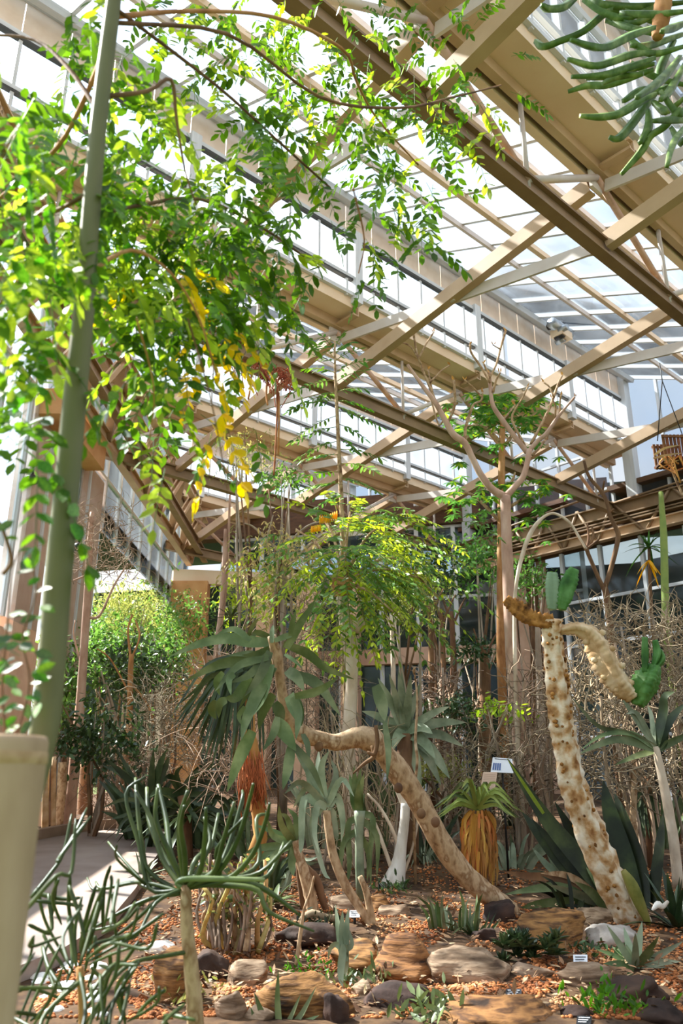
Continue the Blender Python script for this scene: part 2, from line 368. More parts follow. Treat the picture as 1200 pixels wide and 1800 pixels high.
def bed():
    n = 120; vs = []; fs = []; x0, x1, y0, y1 = -6, 14, 3.2, 23
    for j in range(n+1):
        for i in range(n+1):
            x = x0+(x1-x0)*i/n; y = y0+(y1-y0)*j/n
            vs.append((x, y, gz(y)+.03+.05*noise.noise(Vector((x*.8, y*.8, 0)))+.02*noise.noise(Vector((x*3, y*3, 1)))))
    for j in range(n):
        for i in range(n): fs.append((j*(n+1)+i, j*(n+1)+i+1, (j+1)*(n+1)+i+1, (j+1)*(n+1)+i))
    mb = MB(); mb.v = vs; mb.f = fs; mb.build('floor', 'soil', None, kind='structure')
bed()
pathpix = [(60, 1496), (160, 1477), (245, 1469), (300, 1483), (262, 1545), (236, 1590), (190, 1650), (110, 1705), (0, 1755), (-160, 1770), (-160, 1600), (-40, 1530)]
gpoly(pathpix, .13, 'path', 'path')
mb = MB(); kp = [G(*p)+UP*.16 for p in [(50, 1497), (110, 1484), (160, 1476), (205, 1471), (248, 1467)]]
for a_, b_ in zip(kp[:-1], kp[1:]): prof_beam(mb, a_, b_, UP, R_prof(.06, .09))
mb.build('kerb_strip', 'kerb', None, smooth=False, kind='structure')
r = random.Random(3); Ms = []
while len(Ms) < 15000:
    px, py = r.uniform(60, 1230), 1505+300*r.random()**.8
    if px < 245-max(0, py-1590)*1.12: continue
    if noise.noise(Vector((px*.013, py*.03, 2)))+.35*noise.noise(Vector((px*.05, py*.1, 5))) < -.12+.2*r.random(): continue  # patchy gaps bare the dark soil, imitating dappled shade
    p = G(px, py); s = r.uniform(.006, .014); e = r.uniform(0, 6.28)
    z = gz(p.y)+.03+.05*noise.noise(Vector((p.x*.8, p.y*.8, 0)))+.02*noise.noise(Vector((p.x*3, p.y*3, 1)))
    Ms.append(Matrix.Translation((p.x, p.y, z+s*.3)) @ Matrix.Rotation(e, 4, 'Z') @ Matrix.Diagonal((s*1.3, s, s*.75, 1)))
gv = scatter('gravel', 'gravel', Ms, 1, None, (I1[0], I1[1])); r = random.Random(4); Ms = []
while len(Ms) < 3200:
    p = G(r.uniform(240, 1230), 1490+310*r.random()); d = rvec(r); d.z *= .3
    Ms.append(leafM(p+UP*r.uniform(.04, .08), d, (UP+rvec(r)*.6).normalized(), r.uniform(.03, .09)))
lt = scatter('leaf_litter', 'bark_tan', Ms[:1700], .35, None); lt['label'] = 'dry fallen leaves littering the gravel bed'
scatter('leaf_litter', 'bark_brown', Ms[1700:], .35, None)['label'] = 'dark dead leaf scraps littering the gravel bed'
gv['label'] = 'orange and tan gravel spread over the planting bed between rocks'

# ---------------------------------------------------------------- roof
S = 1.25
GB = [-1.1, 3.84, 8.77, 13.7, 18.5]; ZG, ZM, ZS, ZH, ZT = 8.65, 7.34, 9.19, 10.06, 10.75
A1 = 17.0; NODE0, DN = 4.66, 3.25
XL = -4.75
def a0(b): return max(-4, (b*Bv.x*-1 + XL)/Av.x)
UB = unit_mesh('pane_block', 'roof_glass'); UG = unit_mesh('bar_block', 'grey_steel'); UC = unit_mesh('board_block', 'cream_board')
UD = unit_mesh('gasket_block', 'dark_gasket'); UW = unit_mesh('wall_pane_block', 'wall_glass')
def blk(me, name, parent, c, x, y, z, s): return inst(me, name, parent, frameM(c, x, y, z, s))
names = ['over the camera', 'nearest, at upper right', 'crossing the middle of the roof', 'third bay, low in the roof', 'farthest, above the left end pier']
for k in range(5):
    b = GB[k]; s0 = max(a0(b-.5), -4) + .1
    if k == 0: s0 = 0
    n_nodes = [NODE0+DN*j for j in range(-3, 5) if s0 < NODE0+DN*j < A1+.2]
    # --- truss with gutter
    t = thing('roof_truss', 'tan steel roof truss with gutter and chord, '+names[k], 'truss', R(n_nodes[0], b, ZM), 'roof trusses')
    mb = MB(); prof_beam(mb, R(s0, b-.26, ZG+.13), R(A1, b-.26, ZG+.13), UP, R_prof(.20, .10)); mb.build('gutter', 'tan_steel', t, False)
    mb = MB(); prof_beam(mb, R(s0, b-.02, ZG), R(A1, b-.02, ZG), UP, C_prof(.05, .13, .02)); mb.build('gutter_beam', 'tan_beam', t, False)
    mb = MB(); prof_beam(mb, R(s0, b+.14, ZG-.05), R(A1, b+.14, ZG-.05), UP, C_prof(.05, .10, .02)); mb.build('gutter_beam', 'tan_steel', t, False)
    mb = MB(); prof_beam(mb, R(s0, b+.05, ZG+.1), R(A1, b+.05, ZG+.1), UP, R_prof(.04, .05)); mb.build('gutter_gap_shade', 'dark_timber', t, False)  # dark strip painting the shade in the gap between gutter beams
    mb = MB(); prof_beam(mb, R(s0, b, ZM), R(A1-.1, b, ZM), UP, I_prof(.075, .125, .03)); mb.build('bottom_chord', 'brown_beam', t, False)
    for a in n_nodes:
        mb = MB(); prof_beam(mb, R(a, b-.5, ZG-.02), R(a, b+.1, ZG-.02), UP, C_prof(.06, .09, .02)); mb.build('gutter_bracket', 'tan_beam', t, False)
        mb = MB(); box(mb, R(a, b+.03, ZG-.22), Av, Bv, UP, (.12, .02, .16)); mb.build('gusset_plate', 'pale_steel', t, False)
        for e in (-DN/2, DN/2):
            if s0 < a+e < A1:
                mb = MB(); tube(mb, [R(a, b, ZG-.2), R(a+e, b, ZM+.1)], .045, 6); mb.build('web_diagonal', 'bark_pink' if e > 0 else 'pale_steel', t)
        if s0 < a+DN/2 < A1:
            mb = MB(); tube(mb, [R(a+DN/2, b, ZG-.1), R(a+DN/2, b, ZM)], .03, 6); mb.build('hanger_rod', 'pale_steel', t)
    # --- clerestory glazing above the gutter
    cb = b-.46; s1 = max(s0, a0(cb)+.1)
    t = thing('window_%d' % (k+1), None, None, R(n_nodes[0], cb, ZG+.2), kind='structure')
    st = .62; na = int((A1-s1)/st)
    for i in range(na):
        a = A1-st*(i+.5)
        blk(UB, 'pane', t, R(a, cb, (ZG+.24+ZS)/2), Av, Bv, UP, (st-.04, .012, ZS-ZG-.28))
        blk(UB, 'pane', t, R(a, cb, (ZS+ZH)/2), Av, Bv, UP, (st-.04, .012, ZH-ZS-.06))
        blk(UC, 'board', t, R(a, cb, (ZH+ZT)/2), Av, Bv, UP, (st-.012, .03, ZT-ZH-.1))
        blk(UG, 'mullion', t, R(a-st/2, cb-.02, (ZG+.2+ZH)/2), Av, Bv, UP, (.045, .06, ZH-ZG-.2))
    for z, me, nm, h in ((ZG+.26, UG, 'sill_bar', .07), (ZS, UD if k > 1 else UG, 'transom', .035), (ZS+.05, UG, 'transom', .06), (ZH-.03, UD if k > 1 else UG, 'head_bar', .05), (ZH+.03, UG, 'head_bar', .07), (ZT-.02, UG, 'ridge_beam', .12)):
        blk(me, nm, t, R((s1+A1)/2, cb-.03, z), Av, Bv, UP, (A1-s1, .07, h))
    for a in n_nodes:
        if a > s1: blk(UG, 'window_post', t, R(a, cb-.06, (ZG+ZH)/2+.1), Av, Bv, UP, (.17, .12, ZH-ZG))
    # --- glass roof slope down to the gutter nearer the camera
    if k == 0: continue
    b1, z1, b2, z2 = cb, ZT+.02, GB[k-1]+.12, ZG+.32
    sl_ = (Bv*(b2-b1)+UP*(z2-z1)); Ls = sl_.length; dn = sl_.normalized(); nr = Av.cross(dn).normalized()
    t = thing('ceiling', None, None, R(n_nodes[0], (b1+b2)/2, (z1+z2)/2), kind='structure')
    st = .8; na = int((A1-max(a0(b1), s0 if k > 1 else 0)-.1)/st); rows = 3
    sA = A1-na*st
    for i in range(na+1):
        a = A1-st*i
        blk(UG, 'glazing_bar', t, R(a, 0, 0)+Bv*((b1+b2)/2)+UP*((z1+z2)/2-.03), Av, dn, nr, (.06, Ls, .06))
        if i < na:
            for q in range(rows):
                f = (q+.5)/rows
                blk(UB, 'pane', t, R(a-st/2, b1+(b2-b1)*f, z1+(z2-z1)*f), Av, dn, nr, (st-.03, Ls/rows-.015, .01))
    for f, me, hw in ((.06, UG, .16), (.5, None, .08), (.34, None, .05), (.82, None, .06)):
        c = R((sA+A1)/2, b1+(b2-b1)*f, z1+(z2-z1)*f-.11)
        if me: blk(me, 'purlin', t, c, Av, dn, nr, (A1-sA, hw, .1))
        else:
            mb = MB(); prof_beam(mb, c-Av*((A1-sA)/2), c+Av*((A1-sA)/2), UP, C_prof(hw/2, .05, .015)); mb.build('purlin', 'tan_steel' if f == .5 else 'pale_steel', t, False)
# --- cross bracing between trusses: tan channels and pale straps
for k in range(1, 5):
    b, bp = GB[k], GB[k-1]
    t = thing('cross_bracing', 'crossed tan channels and pale straps bracing the roof '+['', 'nearest overhead at upper right', 'across the middle of the photo', 'behind the sapling top', 'above the left end pier'][k], 'bracing', R(NODE0+DN, b, ZM), 'cross bracing')
    for j in range(-3, 4):
        a = NODE0+DN*j
        if a > A1: continue
        if a > a0(b)+.2:
            mb = MB(); prof_beam(mb, R(a, b-.02, ZM+.12), R(a, bp+.1, ZG-.28), UP, C_prof(.07, .11, .02)); mb.build('channel_brace', 'tan_beam', t, False)
            mb = MB(); prof_beam(mb, R(a+.1, b-.05, ZG-.3), R(a+.1, bp+.12, ZM+.2), UP, R_prof(.02, .085)); mb.build('strap_brace', 'pale_steel', t, False)
            mb = MB(); box(mb, R(a, (b+bp)/2, (ZM+ZG)/2-.08), Av, Bv, UP, (.02, .1, .1)); mb.build('gusset_plate', 'pale_steel', t, False)
# --- rain pipes beneath the clerestory posts
for i, (px, py0, py1, k) in enumerate([(651, 515, 606, 2), (821, 522, 690, 2), (1021, 735, 800, 2), (731, 830, 890, 3), (873, 690, 735, 2)]):
    b = GB[k]+.35; rr = ray(px, py1); q = CAM+rr*(b/(rr.x*Bv.x+rr.y*Bv.y)); rr = ray(px, py0); q0 = CAM+rr*(b/(rr.x*Bv.x+rr.y*Bv.y))
    mb = MB(); box(mb, (q.x, q.y, (q.z+q0.z)/2), Av, Bv, UP, (.05, .05, (q0.z-q.z)/2))
    tag(mb.build('drain_pipe', 'grey_steel', None, False), ['grey square pipe dropping past the gutter above the sapling top', 'grey square pipe behind the bare tree twigs', 'grey square pipe over the dark timber end truss', 'grey square pipe left of the bare tree fork', 'short grey pipe beside the bare tree right twigs'][i], 'pipe', 'drain pipes')

# ---------------------------------------------------------------- gable end wall (a = A1) and glass wall below
ZL = 7.2
t = thing('window_6', None, None, R(A1, 5, ZG), kind='structure')
for k in range(1, 5):
    hi, lo = GB[k]-.6, GB[k-1]+.1; n = 6
    for i in range(n):
        f0, f1 = i/n, (i+1)/n; bb = lo+(hi-lo)*(f0+f1)/2; zt = ZG+.3+(ZT-ZG-.3)*(f0+f1)/2
        blk(UB, 'pane', t, R(A1+.05, bb, (ZL+zt)/2), Bv, Av, UP, ((hi-lo)/n-.05, .012, zt-ZL))
        blk(UG, 'mullion', t, R(A1+.02, lo+(hi-lo)*f0, (ZL+zt)/2), Bv, Av, UP, (.06, .09, zt-ZL))
    for z in (8.0, 9.0): blk(UG, 'transom', t, R(A1+.02, (lo+hi)/2, z), Bv, Av, UP, (hi-lo, .07, .06))
    blk(UG, 'window_post', t, R(A1-.1, GB[k]-.5, (ZL+ZT)/2), Bv, Av, UP, (.26, .26, ZT-ZL))
t = thing('end_truss', 'brown timber and steel truss band above the far glass wall', 'truss', R(A1, 8.5, 6.6))
for b0, b1 in ((1.5, 8.77), (8.77, 13.4)):
    for z, h in ((7.3, .16), (7.02, .05), (6.75, .12)):
        mb = MB(); prof_beam(mb, R(A1-.25, b0, z), R(A1-.25, b1, z), UP, I_prof(.1, h, .03)); mb.build('truss_chord', 'brown_beam' if z != 6.75 else 'tan_beam', t, False)
    mb = MB(); box(mb, R(A1+.1, (b0+b1)/2, 7.05), Bv, Av, UP, ((b1-b0)/2, .04, .42)); mb.build('timber_panel', 'dark_timber', t, False)
    n = 5
    for i in range(n):
        c0, c1 = b0+(b1-b0)*i/n, b0+(b1-b0)*(i+.5)/n; c2 = b0+(b1-b0)*(i+1)/n
        for u, v in ((c0, c1), (c2, c1)):
            mb = MB(); tube(mb, [R(A1-.3, u, 7.5), R(A1-.3, v, 6.6)], .04, 5); mb.build('web_diagonal', 'brown_beam', t)
    mb = MB(); tube(mb, [R(A1-.35, b0, 7.8), R(A1-.35, b1, 7.45)], .03, 5); mb.build('pipe_rail', 'brown_beam', t)
# dark roof slabs beyond the end, seen under the gutters
for i, (b, z) in enumerate(((7.2, 7.9), (11.8, 7.95))):
    mb = MB(); box(mb, R(A1+1.4, b, z), Av, Bv, UP, (1.6, 1.7, .06)); mb.build('trim_%d' % (i+1), 'dark_timber', None, False, kind='structure')
t = thing('wall_right', None, None, R(A1, 6, 3), kind='structure')
zb, zt_ = .5, 6.62; st = 1.05; bs = [2.0+st*i for i in range(9)]
for i in range(8):
    for z0, z1 in ((zb, 2.2), (2.2, 4.3), (4.3, 5.35), (5.35, zt_)):
        blk(UW, 'pane', t, R(A1, bs[i]+st/2, (z0+z1)/2), Bv, Av, UP, (st-.07, .014, z1-z0-.06))
for b in bs: blk(UG, 'mullion', t, R(A1-.03, b, (zb+zt_)/2), Bv, Av, UP, (.08, .12, zt_-zb))
for z in (2.2, 4.3, 5.35): blk(UG, 'transom', t, R(A1-.03, (bs[0]+bs[-1])/2, z), Bv, Av, UP, (bs[-1]-bs[0], .1, .07))
# ---------------------------------------------------------------- back wall with pink spandrel
BW = Vector((3.75, 21.25, 0)); D = Vector((-.974, .22, 0)).normalized(); NB = Vector((D.y, -D.x, 0)); NB = -NB if NB.y > 0 else NB
def bw(px):                                           # distance along the back wall at that pixel column
    rr = ray(px, 1150); det = rr.x*D.y-rr.y*D.x; k = (BW.x*D.y-BW.y*D.x)/det; q = rr*k
    return (Vector((q.x, q.y, 0))-BW).dot(D)
def bz(px, py):
    rr = ray(px, py); det = rr.x*D.y-rr.y*D.x; return CZ+rr.z*(BW.x*D.y-BW.y*D.x)/det
z_sp0, z_sp1, z_tr, z_top = bz(800, 1166), bz(800, 1138), bz(800, 1049), bz(800, 925)
t = thing('wall_back', None, None, BW+UP*4, kind='structure')
cols = [bw(x) for x in (1040, 945, 878, 806, 738, 672, 600, 530, 455, 385)]
for i in range(len(cols)-1):
    c = (cols[i]+cols[i+1])/2; wd = cols[i+1]-cols[i]
    for z0, z1 in ((.9, z_sp0), (z_sp1, z_tr), (z_tr, z_top)):
        blk(UW, 'pane', t, BW+D*c+UP*((z0+z1)/2), D, NB, UP, (wd-.06, .014, z1-z0-.05))
for c in cols: blk(UG, 'mullion', t, BW+D*c+UP*((.9+z_top)/2)+NB*.02, D, NB, UP, (.12, .1, z_top-.9))
for z in (z_tr, z_top): blk(UG, 'transom', t, BW+D*((cols[0]+cols[-1])/2)+UP*z, D, NB, UP, (cols[-1]-cols[0], .1, .08))
mb = MB(); box(mb, BW+D*((bw(1045)+bw(672))/2)+UP*((z_sp0+z_sp1)/2)+NB*.12, D, NB, UP, ((bw(672)-bw(1045))/2, .16, (z_sp1-z_sp0)/2)); mb.build('spandrel_panel', 'spandrel', t, False)
mb = MB(); box(mb, BW+D*((bw(672)+bw(330))/2)+UP*((z_sp0+z_sp1)/2)+NB*.05, D, NB, UP, ((bw(330)-bw(672))/2, .1, (z_sp1-z_sp0)/2)); mb.build('spandrel_panel', 'spandrel', t, False)
mb = MB(); box(mb, BW+D*((bw(1100)+bw(300))/2)+UP*(z_top+.55), D, NB, UP, ((bw(300)-bw(1100))/2, .2, .5)); mb.build('head_beam', 'dark_timber', t, False)
for px, wpx in ((545, 36), (620, 30), (470, 26)):
    mb = MB(); box(mb, BW+D*bw(px)+UP*3.6+NB*.25, D, NB, UP, (wpx*.5*mpp(1000, 21), .25, 2.9)); mb.build('pier', 'pink_render', t, False)
for i in range(4):
    mb = MB(); px = 905+i*19; box(mb, BW+D*bw(px)+UP*3.9+NB*(.3+.06*(i % 2)), D, NB, UP, (.13, .13, 3.0)); mb.build('pier', 'spandrel' if i % 2 else 'bark_brown', t, False)
# added dark room beyond the back glass, hiding bright sky: rear wall, roof
mb = MB(); box(mb, BW+D*3-NB*5+UP*4, D, NB, UP, (13, .1, 4)); mb.build('sky_screen_rear', 'dim_backing', None, False, kind='structure')
mb = MB(); box(mb, BW+D*3-NB*2.6+UP*(z_top+.9), D, NB, UP, (13, 2.5, .1)); mb.build('sky_screen_top', 'dim_backing', None, False, kind='structure')
mb = MB(); c = R(A1+4.5, 6, 3.9); box(mb, c, Bv, Av, UP, (6, .1, 3.4)); mb.build('wall_side', 'dim_backing', None, False, kind='structure')
# ---------------------------------------------------------------- left wall: piers, glass, wall truss
t = thing('wall_left', None, None, (XL, 12, 3), kind='structure')
def ly(px, py=1000): rr = ray(px, py); return XL*rr.y/rr.x
def pier(px0, px1, z0, z1, m, dx=.3):
    y0, y1 = ly(px0), ly(px1); mb = MB(); box(mb, (XL-dx/2, (y0+y1)/2, (z0+z1)/2), (1, 0, 0), (0, 1, 0), UP, (dx/2, abs(y1-y0)/2, (z1-z0)/2)); return mb.build('pier', m, t, False)
pier(36, 78, .2, 6.9, 'pink_render'); pier(128, 168, .3, 6.9, 'pink_render'); 
mb = MB(); box(mb, (XL+.05, ly(85), 6.9), (1, 0, 0), (0, 1, 0), UP, (.3, 1.2, .22)); mb.build('pier_head', 'orange_render', t, False)
yb = 22.9
mb = MB(); box(mb, (XL+.45, yb-.9, 3.6), (1, 0, 0), (0, 1, 0), UP, (.55, .25, 3.0)); mb.build('pier', 'orange_render', t, False)
mb = MB(); box(mb, (XL-.1, yb-1.1, 3.6), (1, 0, 0), (0, 1, 0), UP, (.1, .2, 3.0)); mb.build('pier', 'cream_board', t, False)
mb = MB(); box(mb, (XL-.2, 9.5, 1.6), (1, 0, 0), (0, 1, 0), UP, (.12, 3.2, 1.7)); mb.build('low_wall', 'pink_render', t, False)
ys = [4+1.0*i for i in range(20)]
for y in ys:
    if 14.4 < y: z0 = 5.9
    elif y < 13: z0 = 3.4
    else: z0 = .9
    blk(UG, 'mullion', t, (XL, y, (z0+10)/2), (0, 1, 0), (1, 0, 0), UP, (.07, .07, 10-z0))
    for za, zb2 in ((z0, 7.0), (7.05, 8.6), (8.65, 10)):
        if zb2 > za: blk(UB, 'pane', t, (XL, y+.5, (za+zb2)/2), (0, 1, 0), (1, 0, 0), UP, (.9, .012, zb2-za-.04))
for z in (7.0, 8.63): blk(UG, 'transom', t, (XL, 13.5, z), (0, 1, 0), (1, 0, 0), UP, (20, .08, .06))
t = thing('wall_truss', 'deep brown lattice truss running along the left wall above the piers', 'truss', (XL+.5, 12, 7.3))
for x, z, m in ((.35, 7.3, 'tan_beam'), (.75, 8.6, 'tan_beam'), (.35, 8.6, 'brown_beam'), (.8, 7.4, 'brown_beam')):
    mb = MB(); prof_beam(mb, (XL+x, 4.5, z), (XL+x, yb-.6, z), UP, I_prof(.08, .13, .03)); mb.build('truss_chord', m, t, False)
for i in range(12):
    y = 5+1.45*i
    mb = MB(); prof_beam(mb, (XL+.35, y, 7.3), (XL+.75, y+.72, 8.6), (1, 0, 0), C_prof(.05, .08, .02)); mb.build('web_diagonal', 'tan_beam', t, False)
    mb = MB(); prof_beam(mb, (XL+.75, y+.72, 8.6), (XL+.35, y+1.45, 7.3), (1, 0, 0), C_prof(.05, .08, .02)); mb.build('web_diagonal', 'brown_beam', t, False)
    mb = MB(); tube(mb, [(XL+.35, y, 7.3), (XL+.35, y, 8.6)], .05, 5); mb.build('web_post', 'tan_steel', t)
mb = MB(); prof_beam(mb, (XL, yb-1, 6.75), (0.8, yb-.2, 6.75), UP, R_prof(.12, .2)); mb.build('trim_3', 'tan_steel', None, False, kind='structure')
mb = MB(); prof_beam(mb, (XL-.1, 13.6, 6.3), (XL-.1, yb, 6.3), UP, R_prof(.08, .12)); mb.build('trim_4', 'tan_beam', None, False, kind='structure')
# small black lamps hung on the piers
for px, py, l in ((56, 843, 'round black lamp under the nearer left pier head'), (138, 962, 'round black lamp hung low by the second left pier')):
    Y = ly(px)-.5; c = P(px, py, Y); t = thing('wall_lamp', l, 'lamp', c, 'pier lamps')
    mb = MB(); mb.add([c+Vector(tuple(v*(.11, .11, .1))) for v in I1[0]], I1[1]); mb.build('lamp_housing', 'metal_dark', t)
    mb = MB(); tube(mb, [c, c+UP*.3, c+UP*.3+Vector((-.4, .4, 0))], .02, 5); mb.build('lamp_arm', 'metal_dark', t)
# ridge winches on the clerestory heads
for px, py, Y, l in ((985, 578, 14.8, 'grey vent winch bundle at the head of the second clerestory'), (752, 738, 17.5, 'grey vent winch at the third clerestory head behind bare twigs')):
    c = P(px, py, Y); t = thing('vent_winch', l, 'winch', c, 'vent winches'); r = random.Random(px)
    mb = MB(); tube(mb, [c-Av*.35, c+Av*.35], .12, 9); dr = mb.build('winch_drum', 'galvanised', t)
    mb = MB(); box(mb, c-UP*.16, Av, Bv, UP, (.2, .14, .08)); mb.build('winch_plate', 'tan_steel', t, False)
    for i in range(4):
        q = c+rvec(r)*.25; mb = MB(); tube(mb, [q-Bv*.1, q+Bv*.1], .07, 8); mb.build('pulley', 'metal_dark' if i % 2 else 'galvanised', t).parent = dr
    mb = MB(); tube(mb, [c, c+UP*.6], .05, 6); mb.build('winch_hanger', 'grey_steel', t)
# ================================================================ PLANTS
def plant(name, label, cat, base, group=None): return thing(name, label, cat, base, group)
def foot(px, py): return G(px, py)+UP*.02
# ---------------------------------------------------------------- green trunk tree with the hanging canopy (nearest, left)
def near_tree():
    r = random.Random(11); Y = 1.62
    t = plant('canopy_tree', 'tall tree with smooth green trunk and hanging bright green pinnate canopy, upper left', 'tree', P(84, 1285, Y)+UP*-1.3)
    base = P(0, 1560, Y); base.z = gz(Y)
    pts = [(40, 1430, 52), (72, 1310, 51), (84, 1240, 50), (92, 1150, 48), (104, 1000, 47), (118, 850, 44), (132, 700, 41), (148, 540, 36), (158, 400, 33), (170, 250, 30), (186, 110, 28), (200, 0, 26), (214, -120, 24), (224, -260, 20)]
    c, rad = pxpath(pts, Y, 0); c = [base]+c; rad = [rad[0]]+rad
    mb = MB(); tube(mb, c, rad, 12, rough=.015); mb.build('trunk', 'green_trunk', t)
    # boughs
    B = [[(196, 60, 12), (150, 170, 9), (100, 260, 8), (20, 330, 6), (-60, 400, 4)], [(176, 200, 10), (120, 120, 8), (60, 70, 6), (-30, 60, 4)],
         [(185, 170, 10), (260, 160, 8), (300, 140, 7), (310, 210, 6), (325, 300, 4), (345, 360, 3)], [(200, 30, 11), (330, 20, 8), (480, 30, 7), (600, 85, 6), (625, 140, 5), (660, 205, 4), (735, 290, 3)],
         [(160, 380, 9), (250, 360, 7), (350, 350, 6), (460, 400, 5), (560, 470, 3)], [(170, 330, 9), (100, 370, 8), (30, 380, 7), (-50, 420, 5)],
         [(155, 480, 8), (230, 440, 7), (300, 480, 5), (350, 560, 4), (380, 660, 3)], [(150, 480, 7), (90, 470, 6), (30, 500, 5), (-20, 560, 4)],
         [(200, 40, 9), (400, 60, 7), (560, 170, 6), (700, 190, 5), (800, 170, 4), (880, 150, 3)], [(620, 330, 4), (640, 420, 3), (630, 480, 2)], [(210, 20, 8), (380, 150, 6), (480, 240, 5), (580, 330, 4)],
         [(330, 560, 4), (370, 700, 3), (400, 860, 2)], [(240, 560, 4), (270, 680, 3), (262, 780, 2)]]
    for i, b in enumerate(B):
        far = max(p[0] for p in b) > 420
        mb = MB(); c, rad = pxpath(b, Y if not far else Y, .35 if not far else 1.6); tube(mb, c, rad, 5); mb.build('branch', 'bark_brown' if i % 3 else 'bark_orange', t)
    D = ["2245566477565332100", "1145567678765544200", "2345667766776455320", "5666766677687566650", "7777676567786576420", "6777741366654764100", "6788888876543762000", "6789999987544851000",
         "8889999987544630000", "9989999998633200000", "9865799997400000000", "8633699986400000000", "8632488732000000000", "7651377541000000000", "5541265420000000000", "3420154410000000000", "1200013310000000000"]
    Ms = []; rach = MB(); lime = []; gold = []; cover = 0
    for j, row in enumerate(D):
        for i, ch in enumerate(row):
            cc = int(ch)
            if not cc: continue
            px0, py0 = i*50, j*50
            nl = -math.log(1-min(cc, 9)/9.6)*2500/92
            if px0 < 150: nl *= .7
            need = nl/11.0; need *= 1.25 if px0 > 380 else 1; k = int(need)+(r.random() < need-int(need))
            for q in range(k):
                px, py = px0+r.uniform(0, 50), py0+r.uniform(-20, 34)
                f = min(1, max(0, px/620)); Yl = 1.45+1.75*f+r.uniform(-.3, .45)+(.5 if py < 150 and px > 250 else 0)
                p = P(px, py, Yl)
                ll = r.uniform(.032, .046)*(1.5-.2*(1-f)); n = r.randint(4, 7)
                dd = (Vector((r.uniform(-1, 1), r.uniform(-.8, .5), r.uniform(-1.6, .25)))).normalized()
                m_, pts = frond(r, p, dd, ll*n*.58, n, ll, droop=.45)
                tube(rach, pts[::2], .0012, 3, cap=False)
                z = r.random()
                backlit = (200 < px < 420 and 90 < py < 300) or (260 < px < 440 and py > 620) or (px < 300 and py > 380 and py < 520)  # backlight put into the colour: more lime leaves in these patches
                if (340 < px < 400 and 520 < py < 780 and z < .4) or z < .004 or (270 < px < 320 and 450 < py < 560 and z < .25): gold += m_
                elif z < (.6 if backlit else .16): lime += m_
                else: Ms += m_
    for b in ([(300, 460), (290, 560)], [(355, 520), (380, 600), (375, 720)]): pass
    rach.build('leaf_stalks', 'leaf_mid', t, kind='stuff')
    # the 300 leaflets that show largest are parts of their own, the rest one part
    def scr(M):
        v = M.translation-CAM; z = v.y*math.cos(PITCH)+v.z*math.sin(PITCH); y = -v.y*math.sin(PITCH)+v.z*math.cos(PITCH)
        px, py = 600+F*v.x/z, 900-F*y/z
        return (M.col[0].length/z) if (5 < px < 1195 and 5 < py < 1795) else 0
    for nm, lst, k in (('leaf_fresh', Ms, 190), ('leaf_lime', lime, 85), ('leaf_gold', gold, 25)):
        lst.sort(key=scr, reverse=True); me = leaf_mesh('leaf', nm, .60)
        for M in lst[:k]:
            inst(me, 'leaf', t, M)
        scatter('foliage', nm, lst[k:], .60, t)
near_tree()
# big low leaves under the canopy at the lower middle
def vine_left():
    r = random.Random(5); Y = 1.5
    t = plant('climbing_vine', 'dark green small-leaved vine climbing beside the tan post at the left edge', 'vine', P(20, 1300, Y))
    for pts in ([(10, 1300, 5), (4, 1200, 4), (14, 1090, 4), (22, 1000, 3), (40, 960, 2)], [(30, 1290, 4), (52, 1200, 4), (40, 1120, 3), (64, 1040, 3), (48, 965, 2)], [(5, 1010, 8), (20, 985, 7), (8, 940, 6), (-10, 900, 5)]):
        stem(t, 'stem', 'bark_brown', pts, Y)
    me = leaf_mesh('leaf', 'leaf_fresh', .62); me2 = leaf_mesh('leaf', 'leaf_dark', .62)
    spots = [(25, 915), (32, 948), (60, 962), (30, 970), (44, 980), (55, 1000), (28, 1008), (70, 1015), (60, 1040), (70, 1065), (30, 1078), (15, 1080), (35, 1095), (68, 1090), (20, 1110), (45, 1110), (8, 1120), (55, 1125), (5, 1140), (30, 1140), (60, 1145), (12, 1160), (40, 1165), (68, 1170), (20, 1180), (55, 1185), (5, 1200), (35, 1200), (62, 1210), (18, 1225), (45, 1235), (70, 1230), (8, 1250), (30, 1260), (55, 1265), (10, 1300), (25, 1290), (40, 1310), (5, 1330), (22, 1340)]
    for i, (px, py) in enumerate(spots+[(x+r.uniform(-14, 14), y+r.uniform(-14, 14)) for x, y in spots[14:35]]):
        p = P(px, py, Y+r.uniform(-.12, .12))
        d = Vector((r.uniform(-1, 1), r.uniform(-.4, .4), r.uniform(-.7, .4)))
        inst(me if i % 2 else me2, 'leaf', t, leafM(p, d, (Vector((0, -1, .6))+rvec(r)*.5).normalized(), r.uniform(.026, .042)))
vine_left()
# ---------------------------------------------------------------- tan post at the left edge
def post():
    Y = 1.42; c = P(-5, 1292, Y); rr = 88*mpp(1292, Y); t = plant('garden_post', 'thick pale tan post with flat rounded top at the lower left edge', 'post', (c.x, c.y, gz(Y)))
    zs = [(gz(Y), .86), (gz(Y)+.3, .88), (.55, .93), (.9, .97), (c.z-.03, 1.0), (c.z-.012, 1.0), (c.z-.002, .95), (c.z, .8), (c.z-.004, .4)]
    mb = MB(); tube(mb, [(c.x, c.y, z) for z, _ in zs], [rr*k for _, k in zs], 28, rough=.004); mb.build('post_shaft', 'post_tan', t)
    mb = MB(); tube(mb, [(c.x, c.y, c.z-.05), (c.x, c.y, c.z-.045), (c.x, c.y, c.z-.03), (c.x, c.y, c.z-.025)], [rr*.98, rr*1.02, rr*1.02, rr*.98], 28, cap=False); mb.build('post_rim', 'bark_tan', t)
post()
